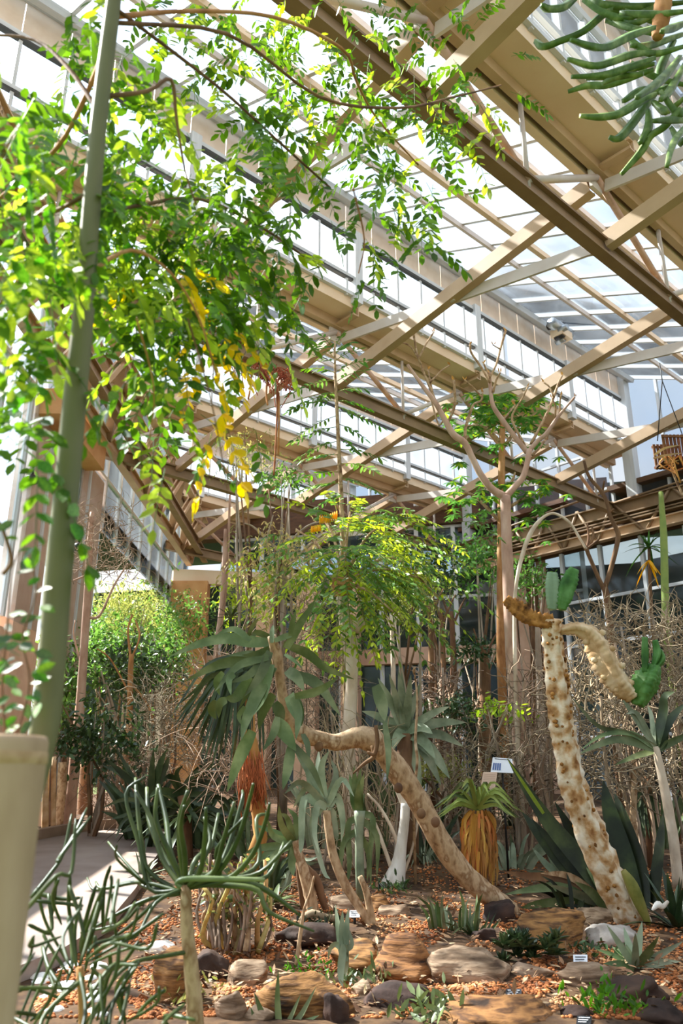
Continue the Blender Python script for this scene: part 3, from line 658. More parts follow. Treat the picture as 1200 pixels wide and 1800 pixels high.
# ---------------------------------------------------------------- foreground finger-leaved succulents
def finger_a():
    Y = 3.1; base = P(340, 1800, Y); base.z = gz(Y)
    t = plant('stemmed_succulent', 'blurred dark green finger-stemmed succulent on a pale tan trunk, lower left foreground', 'succulent', base)
    c, rad = pxpath([(326, 1555, 19), (328, 1620, 22), (336, 1700, 26), (343, 1780, 30), (346, 1850, 32)], Y); c.append(base); rad.append(rad[-1]*1.2)
    mb = MB(); tube(mb, c, rad, 9, rough=.06, seed=2); mb.build('trunk', 'bark_tan', t)
    arms = [[(318, 1565, 12), (268, 1560, 13), (250, 1490, 12), (240, 1400, 10), (238, 1368, 7)], [(322, 1560, 14), (285, 1500, 15), (262, 1440, 13), (258, 1385, 9)], [(322, 1555, 14), (300, 1500, 16), (292, 1440, 13), (278, 1380, 9)],
            [(325, 1555, 14), (318, 1500, 16), (316, 1440, 14), (330, 1390, 9)], [(328, 1560, 12), (352, 1530, 14), (360, 1470, 12), (362, 1420, 8)], [(330, 1560, 13), (375, 1535, 14), (392, 1480, 12), (412, 1410, 8)],
            [(330, 1560, 13), (385, 1530, 15), (420, 1470, 13), (440, 1400, 10), (445, 1378, 7)], [(335, 1560, 12), (400, 1545, 13), (445, 1500, 12), (468, 1440, 11), (474, 1412, 7)], [(335, 1556, 14), (400, 1548, 16), (450, 1556, 15), (490, 1580, 12), (528, 1610, 6)],
            [(330, 1558, 14), (320, 1548, 12), (350, 1538, 14), (420, 1545, 14), (470, 1540, 11), (500, 1480, 9)], [(318, 1568, 11), (260, 1552, 10), (232, 1552, 9), (180, 1562, 8), (168, 1550, 5)], [(320, 1570, 10), (262, 1580, 9), (200, 1610, 8), (150, 1640, 5)],
            [(322, 1560, 10), (280, 1580, 10), (225, 1630, 9), (190, 1652, 5)], [(255, 1555, 8), (215, 1510, 7), (190, 1480, 5)], [(335, 1672, 12), (290, 1680, 10), (240, 1690, 10), (205, 1715, 9), (180, 1760, 7), (140, 1830, 5)], [(320, 1570, 10), (300, 1560, 12), (258, 1525, 10), (244, 1460, 8)],
            [(326, 1560, 12), (345, 1510, 14), (370, 1490, 12), (384, 1430, 8)]]
    arms += [[(p[0]+RND.uniform(-6, 6)+k*RND.uniform(-7, 7), p[1]+k*RND.uniform(-2, 9), p[2]*.9) for k, p in enumerate(a)] for a in arms[:14]]
    for a in arms:
        mb = MB(); c, rad = pxpath([(p[0], p[1], p[2]*.72) for p in a], Y, RND.uniform(-.35, .35)); tube(mb, c, rad, 7, ribs=0); mb.build('finger_stem', 'finger_green', t)
    mb = MB(); c, rad = pxpath([(318, 1560, 8), (310, 1552, 7), (330, 1545, 10), (400, 1545, 9), (465, 1546, 6)], Y-.3); tube(mb, c, rad, 7); mb.build('finger_stem', 'aloe_green', t)
finger_a()
def finger_b():
    Y = 2.5; base = P(120, 1800, Y); base.z = gz(Y)
    t = plant('finger_succulent', 'thin green finger-stemmed bushy succulent at the bottom left, in front of the path', 'succulent', base)
    A = [[(54, 1578), (85, 1540), (111, 1500), (126, 1431)], [(100, 1515), (128, 1472), (153, 1420)], [(66, 1560), (75, 1605), (90, 1641), (130, 1710)], [(99, 1542), (96, 1580), (90, 1617)], [(123, 1539), (121, 1596), (132, 1645)], [(144, 1576), (132, 1635), (135, 1704)],
         [(168, 1558), (150, 1620), (140, 1670)], [(194, 1522), (183, 1560), (180, 1630)], [(208, 1546), (200, 1590), (194, 1629)], [(182, 1560), (162, 1626), (141, 1695)], [(165, 1632), (150, 1665), (138, 1704)], [(287, 1606), (240, 1640), (210, 1659), (154, 1690)],
         [(255, 1658), (200, 1676), (156, 1696)], [(50, 1625), (70, 1635), (88, 1643)], [(87, 1650), (60, 1725), (30, 1800)], [(14, 1738), (60, 1736), (130, 1738)], [(34, 1634), (20, 1695), (-4, 1764)], [(228, 1732), (190, 1770), (170, 1820)], [(290, 1740), (262, 1760), (240, 1785)], [(324, 1766), (300, 1785), (285, 1800)],
         [(140, 1720), (100, 1760), (70, 1830)], [(140, 1710), (150, 1780), (130, 1850)], [(160, 1700), (185, 1740), (170, 1840)], [(210, 1660), (200, 1720), (150, 1800)], [(245, 1690), (200, 1760), (190, 1830)], [(-10, 1790), (30, 1780), (90, 1790)], [(120, 1610), (128, 1660), (134, 1700)], [(64, 1570), (110, 1580), (143, 1578)],
         [(180, 1640), (215, 1620), (238, 1585)], [(160, 1680), (190, 1660), (230, 1640)], [(10, 1700), (2, 1750), (-5, 1800)], [(110, 1740), (85, 1700), (75, 1660)], [(150, 1760), (195, 1700), (222, 1690)], [(60, 1800), (90, 1750), (110, 1700)], [(220, 1800), (215, 1740), (240, 1700)], [(30, 1720), (50, 1690), (60, 1650)]]
    A += [[(p[0]+RND.uniform(-22, 22), p[1]+RND.uniform(-6, 34)) for p in a] for a in A]
    for a in A:
        wd = RND.uniform(6, 9); n = len(a); pts = [(p[0], p[1], wd*(1-.1*i)) for i, p in enumerate(a)]
        mb = MB(); c, rad = pxpath(pts, Y+RND.uniform(-.3, .35), RND.uniform(-.2, .2)); rad[0] *= .6; rad[-1] *= .5; tube(mb, c, rad, 6); mb.build('finger_stem', 'finger_green', t)
    c, rad = pxpath([(140, 1700, 14), (146, 1780, 17), (146, 1860, 18)], Y); c.append(base); rad.append(rad[-1])
    mb = MB(); tube(mb, c, rad, 8); mb.build('trunk', 'bark_orange', t)
    for a in ([(-20, 1800, 14), (10, 1720, 14), (34, 1632, 9)], [(-30, 1760, 10), (0, 1750, 12), (22, 1700, 7)]): stem(t, 'finger_stem', 'finger_green', a, Y-.3)
finger_b()
# ---------------------------------------------------------------- leaning tree aloe (hero)
def tree_aloe():
    base = foot(905, 1612); Y = base.y
    t = plant('leaning_tree_aloe', 'leaning aloe with bent bare tan trunk and drooping broad grey-green leaf rosette', 'aloe', base)
    tr = [(908, 1616, 26), (895, 1600, 32), (865, 1578, 36), (820, 1540, 36), (778, 1485, 38), (738, 1412, 38), (700, 1357, 42), (672, 1322, 36), (652, 1300, 44), (622, 1297, 34), (592, 1305, 30), (560, 1298, 27), (532, 1290, 31), (512, 1265, 24), (500, 1240, 20), (493, 1200, 18), (486, 1150, 20), (477, 1118, 15)]
    c, rad = pxpath(tr, Y, -.9, 4); mb = MB(); tube(mb, c, rad, 12, rough=.07, seed=3); tk = mb.build('trunk', 'bark_tan', t)
    stem(t, 'branch_stub', 'bark_brown', [(655, 1310, 9), (657, 1330, 9), (640, 1342, 6), (620, 1360, 3)], Y-.75).parent = tk
    stem(t, 'branch_stub', 'bark_brown', [(660, 1275, 7), (663, 1300, 8), (658, 1325, 8), (645, 1322, 5)], Y-.8).parent = tk
    for p in ((700, 1385), (765, 1445), (560, 1312), (740, 1430)):
        q = P(p[0], p[1], Y-.62); mb = MB(); mb.add([q+Vector(tuple(v*(.035, .03, .04))) for v in I3[0]], I3[1]); mb.build('trunk_knot', 'bark_brown', t).parent = tk
    Yl = Y-.9
    LV = [([(474, 1130), (440, 1128), (400, 1122), (350, 1132), (298, 1154)], 24), ([(475, 1142), (437, 1160), (385, 1168), (325, 1198)], 24), ([(480, 1172), (455, 1215), (434, 1262), (424, 1300)], 26), ([(444, 1285), (422, 1330), (399, 1392)], 26),
          ([(474, 1145), (458, 1185), (430, 1224)], 20), ([(480, 1220), (464, 1245), (454, 1282)], 24), ([(487, 1268), (502, 1290), (520, 1320)], 30), ([(503, 1140), (525, 1100), (556, 1052)], 17), ([(510, 1115), (514, 1095), (520, 1072)], 11), ([(498, 1132), (540, 1148), (572, 1174), (622, 1194)], 20),
          ([(504, 1178), (520, 1190), (534, 1214)], 24), ([(520, 1185), (560, 1205), (598, 1258)], 22), ([(518, 1224), (560, 1214), (594, 1190)], 17), ([(508, 1222), (522, 1248), (530, 1276)], 30), ([(532, 1290), (540, 1310), (543, 1338)], 14), ([(512, 1310), (506, 1350), (497, 1388)], 21),
          ([(440, 1126), (412, 1106), (382, 1114)], 13), ([(436, 1118), (445, 1098), (455, 1086)], 10), ([(478, 1130), (478, 1110), (480, 1098)], 10), ([(482, 1126), (510, 1116), (515, 1118)], 12), ([(480, 1122), (450, 1112), (442, 1128)], 13), ([(470, 1150), (440, 1185), (405, 1200)], 16), ([(440, 1190), (415, 1225), (396, 1226)], 22),
          ([(482, 1236), (492, 1255), (492, 1284)], 24), ([(412, 1185), (402, 1195), (406, 1222)], 14), ([(392, 1182), (380, 1200), (386, 1222)], 14), ([(380, 1232), (372, 1248), (380, 1264)], 18), ([(398, 1230), (386, 1238), (384, 1262)], 18), ([(430, 1242), (420, 1258), (424, 1274)], 10), ([(500, 1150), (515, 1160), (532, 1175)], 8),
          ([(488, 1260), (480, 1290), (462, 1320)], 16), ([(470, 1165), (442, 1150), (402, 1152)], 17), ([(472, 1156), (420, 1170), (378, 1215)], 16), ([(476, 1160), (448, 1198), (418, 1248)], 17), ([(478, 1168), (462, 1225), (440, 1262)], 18), ([(514, 1225), (525, 1255), (520, 1300)], 20),
          ([(660, 1205), (672, 1240), (676, 1268)], 26), ([(676, 1270), (682, 1320), (680, 1372)], 15), ([(505, 1300), (545, 1345), (570, 1400)], 16)]
    for i, (p, wd) in enumerate(LV):
        pxleaf(t, 'aloe_green', p, wd, Yl+RND.uniform(-.15, .15), RND.uniform(-.15, .1), th=.14, base=.62)
tree_aloe()
def thin_yucca():
    Y = 8.2; base = foot(440, 1480); base.y = Y; c = P(440, 1165, Y)
    base = Vector((c.x, Y, gz(Y))); t = plant('drooping_yucca', 'yucca with thin drooping dark blades and orange fibrous trunk, behind the leaning aloe', 'yucca', base)
    c1, rad = pxpath([(440, 1190, 14), (438, 1280, 22), (440, 1330, 36), (450, 1400, 26), (458, 1470, 24)], Y); c1.append(base); rad.append(.09)
    mb = MB(); tube(mb, c1, rad, 9, rough=.1); mb.build('trunk', 'fibre_orange', t)
    r = random.Random(8); fb = MB()
    for i in range(70):
        x = r.uniform(422, 460); y = r.uniform(1315, 1345); tube(fb, [P(x, y, Y-.12), P(x+r.uniform(-6, 10), y+r.uniform(20, 50), Y-.14), P(x+r.uniform(-10, 16), y+r.uniform(60, 95), Y-.1)], .006, 3)
    fb.build('trunk_fibres', 'fibre_orange', t, kind='stuff')
    for i in range(44):
        f = i/43; x1 = 300+150*f+r.uniform(-14, 14); y1 = 1250+85*math.sin(f*2.4)+r.uniform(-35, 30)
        x0, y0 = 420+40*f*.6+r.uniform(-15, 15), 1170+r.uniform(-20, 25)
        pxleaf(t, 'aloe_dark', [(x0, y0), ((x0*1.3+x1*.7)/2-8, y0+(y1-y0)*.22-8), ((x0*.5+x1*1.5)/2, y0+(y1-y0)*.62), (x1, y1)], r.uniform(6, 10), Y+r.uniform(-.2, .2), th=.12, name='blade', sub=3, base=.9)
thin_yucca()
# ---------------------------------------------------------------- right cactus with scaly white trunk
def cactus():
    base = foot(1122, 1632); Y = base.y
    t = plant('tree_cactus', 'tall scaly white and brown ribbed cactus trunk leaning left with winged arms, at right', 'cactus', base)
    tr = [(1126, 1640, 50), (1080, 1560, 48), (1045, 1480, 46), (1010, 1390, 43), (994, 1310, 40), (984, 1250, 38), (977, 1180, 35), (971, 1120, 32), (972, 1088, 30)]
    c, rad = pxpath(tr, Y, -.35, 9); rad = [x*(1.02+.05*math.sin(k*1.9+2*math.sin(k*.7))) for k, x in enumerate(rad)]; mb = MB(); tube(mb, c, rad, 16, ribs=4, ribd=.26, rough=.12, seed=4); mb.build('trunk', 'cactus_bark', t)
    r = random.Random(4); kb = MB()
    for i in range(170):
        k = r.randrange(len(c)-1); a = r.uniform(0, 6.28); q = c[k].lerp(c[k+1], r.random())+Vector((math.cos(a), math.sin(a), r.uniform(-.2, .2)))*rad[k]*1.0
        s = r.uniform(.008, .02); kb.add([q+Vector(tuple(v*s)) for v in I1[0]], I1[1])
    kb.build('trunk_scales', 'cactus_brown', t, kind='stuff')
    Yt = Y-.35
    def wing(pts, m, n=12, ribs=3, ribd=.42, rough=.16, seed=1, YY=Yt, nm='arm', dY=0):
        c, rad = pxpath(pts, YY, dY, 8); rad = [x*.9*(1+.07*math.sin(k*2.6)) for k, x in enumerate(rad)]; mb = MB(); tube(mb, c, rad, n, ribs=ribs, ribd=ribd, rough=rough, seed=seed); return mb.build(nm, m, t)
    wing([(972, 1090, 20), (950, 1093, 24), (925, 1084, 27), (903, 1067, 25), (887, 1054, 16)], 'cactus_brown', seed=2)['label'] = 'brown scabbed arm reaching left'
    wing([(969, 1072, 14), (969, 1050, 22), (969, 1025, 22), (969, 1007, 16)], 'cactus_glaucous', rough=.03, nm='pad')['label'] = 'pale grey-green upright pad'
    wing([(986, 1072, 14), (990, 1050, 25), (1000, 1020, 25), (1008, 1000, 15)], 'cactus_green', rough=.06, nm='pad')['label'] = 'bright green upright pad'
    ARM = wing([(984, 1108, 14), (1015, 1104, 22), (1042, 1118, 34), (1060, 1150, 42), (1078, 1185, 42), (1098, 1210, 36), (1114, 1226, 22)], 'cactus_tan', seed=5, rough=.1); ARM['label'] = 'dry tan winged arm drooping right'
    wing([(1122, 1240, 20), (1128, 1220, 38), (1140, 1195, 42), (1152, 1172, 26)], 'cactus_green', rough=.08, nm='pad')['label'] = 'green scalloped pad at the arm tip'
    wing([(1132, 1182, 9), (1132, 1150, 12), (1132, 1120, 9)], 'cactus_green', rough=.03, nm='pad')
    wing([(1148, 1172, 8), (1156, 1150, 14), (1152, 1125, 9)], 'cactus_green', rough=.03, nm='pad')
    wing([(1152, 1175, 8), (1164, 1158, 12), (1160, 1142, 7)], 'cactus_green', rough=.03, nm='pad')
    # scalloped margins on the drooping arm and pad
    for (x, y) in ((1030, 1128), (1045, 1160), (1062, 1190), (1075, 1140), (1092, 1170), (1108, 1200), (1085, 1212), (1058, 1112)):
        q = P(x, y, Yt); mb = MB(); mb.add([q+Vector(tuple(v*(.035, .02, .03))) for v in I1[0]], I1[1]); mb.build('rib_tooth', 'cactus_tan', t).parent = ARM
    stem(t, 'trunk_moss', 'leaf_olive', [(1095, 1530, 10), (1110, 1555, 22), (1125, 1590, 20), (1140, 1625, 10)], Y-.22)
cactus()
# ---------------------------------------------------------------- candelabra plant leaning in at the upper right
def candelabra():
    Y = 3.3; q = P(1165, -60, Y); base = Vector((q.x+1.3, Y+.4, gz(Y)))
    t = plant('candelabra_euphorbia', 'spiny green many-armed succulent hanging into the upper right corner from a brown stem', 'succulent', base)
    c, rad = pxpath([(1168, -60, 30), (1166, 0, 30), (1160, 45, 28), (1154, 66, 16)], Y); c = [base, Vector((base.x, base.y, 2.2)), Vector((base.x-.1, Y+.2, 3.6)), Vector((base.x-.55, Y, 4.75))]+c; rad = [.06, .055, .05, .045]+rad
    c = [Vector(p) for p in cat_rom(c, 3)]; rad = [float(x) for x in np.repeat(rad, 3)[:len(c)]]; rad += [rad[-1]]*(len(c)-len(rad))
    mb = MB(); tube(mb, c, rad, 9, rough=.08); mb.build('stem', 'bark_orange', t)
    A = [[(1150, 40), (1078, 18), (1025, 55), (985, 72), (955, 82), (941, 72)], [(1150, 48), (1110, 62), (1068, 82), (1040, 82), (1003, 70)], [(1150, 12), (1100, 32), (1060, 22), (1025, 0)], [(1012, -4), (990, 12), (965, 16), (952, 9)],
         [(1200, 82), (1150, 95), (1125, 84), (1105, 66)], [(1150, 92), (1110, 96), (1070, 110), (1040, 116), (998, 104)], [(1150, 102), (1100, 120), (1060, 132), (1005, 135)], [(1148, 122), (1100, 140), (1065, 150), (1035, 150), (998, 161)],
         [(1185, 70), (1162, 115), (1152, 155), (1132, 188), (1105, 225), (1085, 244), (1070, 241)], [(1152, 165), (1122, 180), (1088, 200), (1052, 206), (1020, 204)], [(1195, 100), (1172, 130), (1150, 150), (1118, 172)], [(1210, 212), (1180, 211), (1148, 213)],
         [(1195, 190), (1168, 222), (1142, 240), (1125, 268), (1092, 306)], [(1139, 194), (1139, 225), (1124, 252)], [(1205, 222), (1182, 254), (1172, 292)], [(1205, 40), (1180, 50), (1162, 56)], [(1205, 170), (1172, 195), (1148, 180)], [(1205, 110), (1178, 158), (1160, 176)],
         [(1205, 4), (1120, 12), (1060, 8), (1036, -4)], [(1150, 60), (1100, 46), (1066, 36)], [(1150, 30), (1110, 42), (1090, 36)], [(1205, 20), (1150, 25), (1090, 22)], [(1200, 60), (1140, 80), (1110, 80)], [(1205, 150), (1150, 135), (1110, 110)], [(1205, 190), (1190, 200), (1160, 160)], [(1205, 240), (1195, 250), (1180, 225)],
         [(1150, 112), (1110, 122), (1075, 134), (1030, 138)], [(1130, 130), (1085, 135), (1058, 148)], [(1190, 140), (1160, 160), (1128, 158), (1095, 178)]]
    th = MB(); r = random.Random(2)
    for a in A:
        n = len(a); pts = [(p[0], p[1], 13 if 0 < i < n-1 else 8) for i, p in enumerate(a)]
        c, rad = pxpath(pts, Y+r.uniform(-.3, .25), r.uniform(-.3, .2), 5); mb = MB(); tube(mb, c, rad, 8, ribs=4, ribd=.2); mb.build('arm', 'euph_green', t)
        for k in range(1, len(c)-1):
            for sg in (-1, 1):
                q = c[k]; s = Vector((0, 0, sg*rad[k]*1.0)); u = Vector((0, 0, sg*.007)); x = Vector((.0012, 0, 0)); yv = Vector((0, .0012, 0))
                th.add([q+s+x, q+s-x, q+s+yv, q+s*1.0+u], [(0, 1, 3), (1, 2, 3), (2, 0, 3)])
    th.build('thorns', 'leaf_straw', t, kind='stuff')
candelabra()
# ---------------------------------------------------------------- sapling with pinnate leaves
def sapling():
    Y = 10.2; t0 = P(606, 1400, Y); base = Vector((t0.x, Y, gz(Y))); r = random.Random(21)
    t = plant('pinnate_sapling', 'slender sapling with long feathery pinnate leaves rising up the middle of the roof', 'sapling', base)
    c, rad = pxpath([(588, 600, 4), (589, 660, 5), (592, 720, 7), (595, 790, 8), (599, 860, 9), (602, 950, 10), (606, 1100, 11), (608, 1280, 12)], Y); c.append(base); rad.append(rad[-1])
    mb = MB(); tube(mb, c, rad, 6); mb.build('stem', 'bark_tan', t)
    Lf = [((588, 640), (548, 622)), ((588, 655), (535, 650)), ((589, 668), (512, 692)), ((590, 690), (508, 724)), ((591, 705), (515, 718)), ((593, 730), (512, 778)), ((594, 750), (522, 776)), ((596, 775), (525, 806)), ((597, 800), (528, 812)), ((598, 830), (530, 842)), ((599, 850), (520, 868)), ((600, 870), (548, 900)),
          ((588, 635), (632, 612)), ((588, 655), (642, 632)), ((589, 672), (640, 650)), ((590, 690), (642, 684)), ((591, 705), (650, 722)), ((593, 722), (670, 752)), ((594, 745), (640, 772)), ((596, 768), (628, 798)), ((597, 790), (668, 806)), ((598, 815), (660, 828)), ((599, 840), (664, 868)), ((600, 865), (650, 890)),
          ((588, 618), (566, 590)), ((588, 615), (602, 584)), ((588, 625), (620, 598)), ((588, 630), (556, 604)), ((590, 690), (560, 705)), ((592, 715), (622, 730))]
    for (a, b) in Lf:
        p0, p1 = P(a[0], a[1], Y), P(b[0], b[1], Y+r.uniform(-.45, .45)); v = p1-p0; dr = .28; d0 = v+UP*(dr*v.length)
        Ln = v.length; n = max(5, int(Ln/.075)); Ms, pts = frond(r, p0, d0, d0.length, n, r.uniform(.11, .135), droop=dr)
        o = scatter('frond', 'leaf_mid' if r.random() < .75 else 'leaf_fresh', Ms, .40, t, kind=None)
        mb = MB(); tube(mb, pts[::2], .006, 4); mb.build('leaf_stalk', 'leaf_olive', t).parent = o
sapling()
# ---------------------------------------------------------------- pale bulb-topped tree with yellow-green crown
def bulb_tree():
    base = foot(636, 1545); Y = base.y+.4; base = Vector((P(636, 1545, Y).x, Y, gz(Y))); r = random.Random(31)
    t = plant('bottle_tree', 'pale smooth trunk with swollen brown cap below a yellow-green feathery crown, centre', 'tree', base)
    c, rad = pxpath([(602, 1042, 24), (602, 1060, 22), (606, 1090, 22), (614, 1125, 27), (617, 1150, 25), (618, 1200, 22), (615, 1250, 23), (612, 1300, 23), (616, 1360, 22), (622, 1430, 21), (630, 1500, 22), (636, 1545, 26)], Y); c.append(base); rad.append(rad[-1])
    mb = MB(); tube(mb, c, rad, 11, rough=.03); mb.build('trunk', 'bark_pale', t)
    q = P(629, 1098, Y); mb = MB(); mb.add([q+Vector(tuple(v*(.09, .08, .11))) for v in I3[0]], I3[1]); mb.build('trunk_knob', 'bark_pale', t)
    mb = MB(); c, rad = pxpath([(601, 1050, 26), (602, 1036, 34), (602, 1025, 36), (602, 1018, 30)], Y); tube(mb, c, rad, 14, rough=.12); mb.build('trunk_cap', 'bark_orange', t)
    Ms = []; Mo = []; tw = MB()
    for i in range(270):
        px = r.gauss(632, 55); py = r.gauss(988, 52)
        if py > 1105 or py < 892: continue
        p = P(px, py, Y+r.uniform(-1.0, .9)); d = Vector(((px-605)/80, r.uniform(-.7, .7), (1010-py)/140-.2)); m_, pts = frond(r, p, d, r.uniform(.35, .6), r.randint(5, 8), r.uniform(.085, .125), droop=.5); tube(tw, pts[::2], .004, 3, cap=False)
        (Ms if r.random() < .5 else Mo).extend(m_)
    for a in ([(602, 1022), (560, 960), (520, 930)], [(602, 1022), (585, 940), (560, 905)], [(602, 1022), (640, 950), (680, 915)], [(602, 1022), (670, 1000), (735, 1015)], [(602, 1022), (650, 1040), (690, 1075)], [(602, 1022), (548, 1010), (520, 1035)], [(602, 1022), (610, 940), (615, 900)], [(602, 1022), (690, 980), (770, 1050)]):
        stem(t, 'branch', 'bark_tan', [(p[0], p[1], 7-2*i) for i, p in enumerate(a)], Y, RND.uniform(-.6, .4))
    tw.build('leaf_stalks', 'leaf_olive', t, kind='stuff')
    scatter('foliage', 'leaf_lime', Mo, .42, t); scatter('foliage', 'leaf_mid', Ms, .42, t)
    for i in range(9):
        x = 562+i*3.6; y = 917-abs(i-4)*.6-i*.9; mb = MB(); tube(mb, [P(x, y+6, Y-.7), P(x+.6, y-2, Y-.72), P(x+1, y-9, Y-.7)], [.008, .014, .006], 5); mb.build('flower', 'flower_yellow', t)
    for i in range(7):
        x = 547+i*2.6; y = 931-i*.5; mb = MB(); tube(mb, [P(x, y+5, Y-.7), P(x+.5, y-6, Y-.7)], [.012, .005], 5); mb.build('flower', 'flower_yellow', t)
bulb_tree()
def straw_tree():
    Y = 12; base = Vector((P(500, 1300, Y).x, Y, gz(Y))); r = random.Random(77)
    t = plant('dry_leaved_tree', 'sparse tree with straw-coloured and olive drooping leaves left of the pale bulb-topped tree', 'tree', base)
    c, rad = pxpath([(505, 900, 5), (500, 1000, 9), (497, 1100, 12), (500, 1250, 15)], Y); c.append(base); rad.append(rad[-1]); mb = MB(); tube(mb, c, rad, 7); mb.build('trunk', 'bark_grey', t)
    A = []; Bm = []
    for i in range(150):
        px = r.gauss(495, 40); py = r.gauss(975, 48)
        if not (880 < py < 1090): continue
        p = P(px, py, Y+r.uniform(-1, 1)); m_, pts = frond(r, p, Vector((r.uniform(-1, 1), r.uniform(-.6, .6), -.7)), r.uniform(.3, .5), r.randint(4, 7), r.uniform(.08, .12), droop=.5); (A if r.random() < .6 else Bm).extend(m_)
    scatter('foliage', 'leaf_straw', A, .35, t); scatter('foliage', 'leaf_olive', Bm, .35, t)
    for a in ([(502, 960), (540, 925), (575, 915)], [(500, 980), (450, 930), (430, 920)], [(500, 1010), (470, 960), (480, 905)], [(500, 1000), (560, 945), (600, 925)]): stem(t, 'branch', 'bark_grey', [(p[0], p[1], 6-2*i) for i, p in enumerate(a)], Y, -.4)
straw_tree()
# ---------------------------------------------------------------- bare forked tree
def bare_tree():
    Y = 11; base = Vector((P(917, 1400, Y).x, Y, gz(Y)))
    t = plant('bare_forked_tree', 'leafless tan tree forking into candelabra twigs at right of centre', 'tree', base)
    c, rad = pxpath([(888, 872, 18), (889, 920, 18), (892, 1000, 20), (897, 1100, 22), (902, 1170, 25), (908, 1250, 27), (914, 1330, 29)], Y); c.append(base); rad.append(rad[-1]*1.1)
    mb = MB(); tube(mb, c, rad, 10, rough=.04); mb.build('trunk', 'bark_pink', t)
    BR = [[(888, 874, 15), (865, 860, 13), (845, 835, 12), (830, 805, 11), (816, 778, 12), (797, 764, 12), (780, 735, 10), (765, 708, 9), (740, 675, 7), (716, 641, 5)], [(888, 874, 14), (905, 855, 12), (918, 840, 12), (926, 815, 11), (930, 790, 11)],
          [(767, 711, 6), (755, 680, 5), (735, 631, 4), (727, 590, 4), (718, 562, 5)], [(727, 592, 4), (731, 572, 3), (729, 553, 3)], [(735, 631, 4), (748, 606, 3), (762, 584, 3)], [(760, 690, 4), (754, 660, 3), (752, 650, 2)], [(740, 640, 4), (722, 610, 3), (700, 600, 3)],
          [(786, 745, 5), (799, 711, 5), (797, 668, 5)], [(756, 672, 4), (775, 652, 3), (790, 642, 3)], [(818, 775, 6), (818, 753, 6), (831, 713, 5), (845, 705, 4), (848, 690, 3)], [(926, 795, 10), (905, 768, 9), (884, 740, 9), (866, 712, 8), (861, 675, 7), (860, 655, 6)],
          [(861, 673, 5), (845, 645, 4), (828, 620, 4), (826, 606, 4)], [(858, 668, 4), (872, 640, 4), (880, 610, 4), (888, 582, 5)], [(880, 614, 3), (872, 610, 2), (866, 606, 2)], [(848, 700, 4), (830, 680, 3), (816, 668, 3)], [(866, 690, 5), (872, 668, 4), (879, 655, 3)],
          [(930, 792, 9), (945, 775, 8), (960, 762, 8), (981, 732, 6), (995, 715, 4), (1010, 698, 4)], [(933, 780, 6), (952, 745, 5), (967, 714, 5), (973, 697, 5), (982, 672, 4), (988, 660, 3)], [(973, 697, 4), (965, 680, 3), (955, 672, 3)], [(983, 730, 4), (984, 705, 3), (986, 695, 3)],
          [(922, 783, 5), (900, 740, 4), (905, 720, 4), (918, 700, 3), (927, 680, 3)], [(882, 740, 4), (895, 725, 3), (905, 712, 3)], [(860, 662, 4), (855, 650, 3), (850, 640, 3)], [(975, 735, 4), (976, 715, 3), (970, 700, 2)], [(935, 800, 5), (950, 785, 4), (962, 764, 4)], [(780, 738, 4), (770, 745, 3), (757, 700, 3)]]
    for b in BR: stem(t, 'branch', 'bark_tan' if b[0][2] < 9 else 'bark_pink', b, Y, RND.uniform(-.35, .35), 6)
    r = random.Random(9); bud = []
    for b in BR[2:]:
        x, y, _ = b[-1]
        for k in range(2): bud.append(leafM(P(x+r.uniform(-2, 2), y, Y), Vector((r.uniform(-.6, .6), 0, 1)), Vector((0, -1, 0)), r.uniform(.06, .1)))
    scatter('bud_leaves', 'straw_orange', bud, .3, t)
bare_tree()
def palmate_tree():
    Y = 13.2; base = Vector((P(882, 1300, Y).x, Y, gz(Y))); r = random.Random(13)
    t = plant('umbrella_tree', 'tan-trunked tree with layered dark green palmate leaf whorls behind the bare forked tree', 'tree', base)
    c, rad = pxpath([(884, 715, 9), (882, 780, 11), (881, 860, 13), (880, 1000, 14), (880, 1150, 16)], Y); c.append(base); rad.append(rad[-1]); mb = MB(); tube(mb, c, rad, 8); mb.build('trunk', 'bark_orange', t)
    Ms = []; Ml = []
    def whorl(px, py, yy, s):
        p = P(px, py, yy); n = r.randint(6, 9); a0 = r.uniform(0, 6)
        for k in range(n):
            a = a0+6.283*k/n; d = Vector((math.cos(a), math.sin(a), -.35+r.uniform(-.15, .15))); (Ml if r.random() < .15 else Ms).append(leafM(p, d, UP, s*r.uniform(.8, 1.1)))
    for i in range(190):
        cl = r.random()
        if cl < .42: px, py = 888+r.gauss(0, 40), 725+r.gauss(0, 30)
        elif cl < .58: px, py = 815+r.gauss(0, 24), 752+r.gauss(0, 26)
        elif cl < .8: px, py = 930+r.gauss(0, 34), 870+r.gauss(0, 36)
        else: px, py = 835+r.gauss(0, 44), 868+r.gauss(0, 26)
        if py < 682: py = 690+r.random()*20
        whorl(px, py, Y+r.uniform(-1, 1), r.uniform(.15, .21))
    scatter('foliage', 'leaf_mid', Ms, .38, t); scatter('foliage', 'leaf_lime', Ml, .38, t)
    for a in ([(882, 780), (850, 750), (810, 750)], [(882, 790), (920, 740), (950, 725)], [(881, 900), (930, 870), (965, 850)], [(881, 920), (830, 870), (790, 870)], [(882, 760), (880, 730), (870, 705)], [(881, 870), (900, 845), (905, 830)]): stem(t, 'branch', 'bark_tan', [(p[0], p[1], 7-2*i) for i, p in enumerate(a)], Y)
palmate_tree()
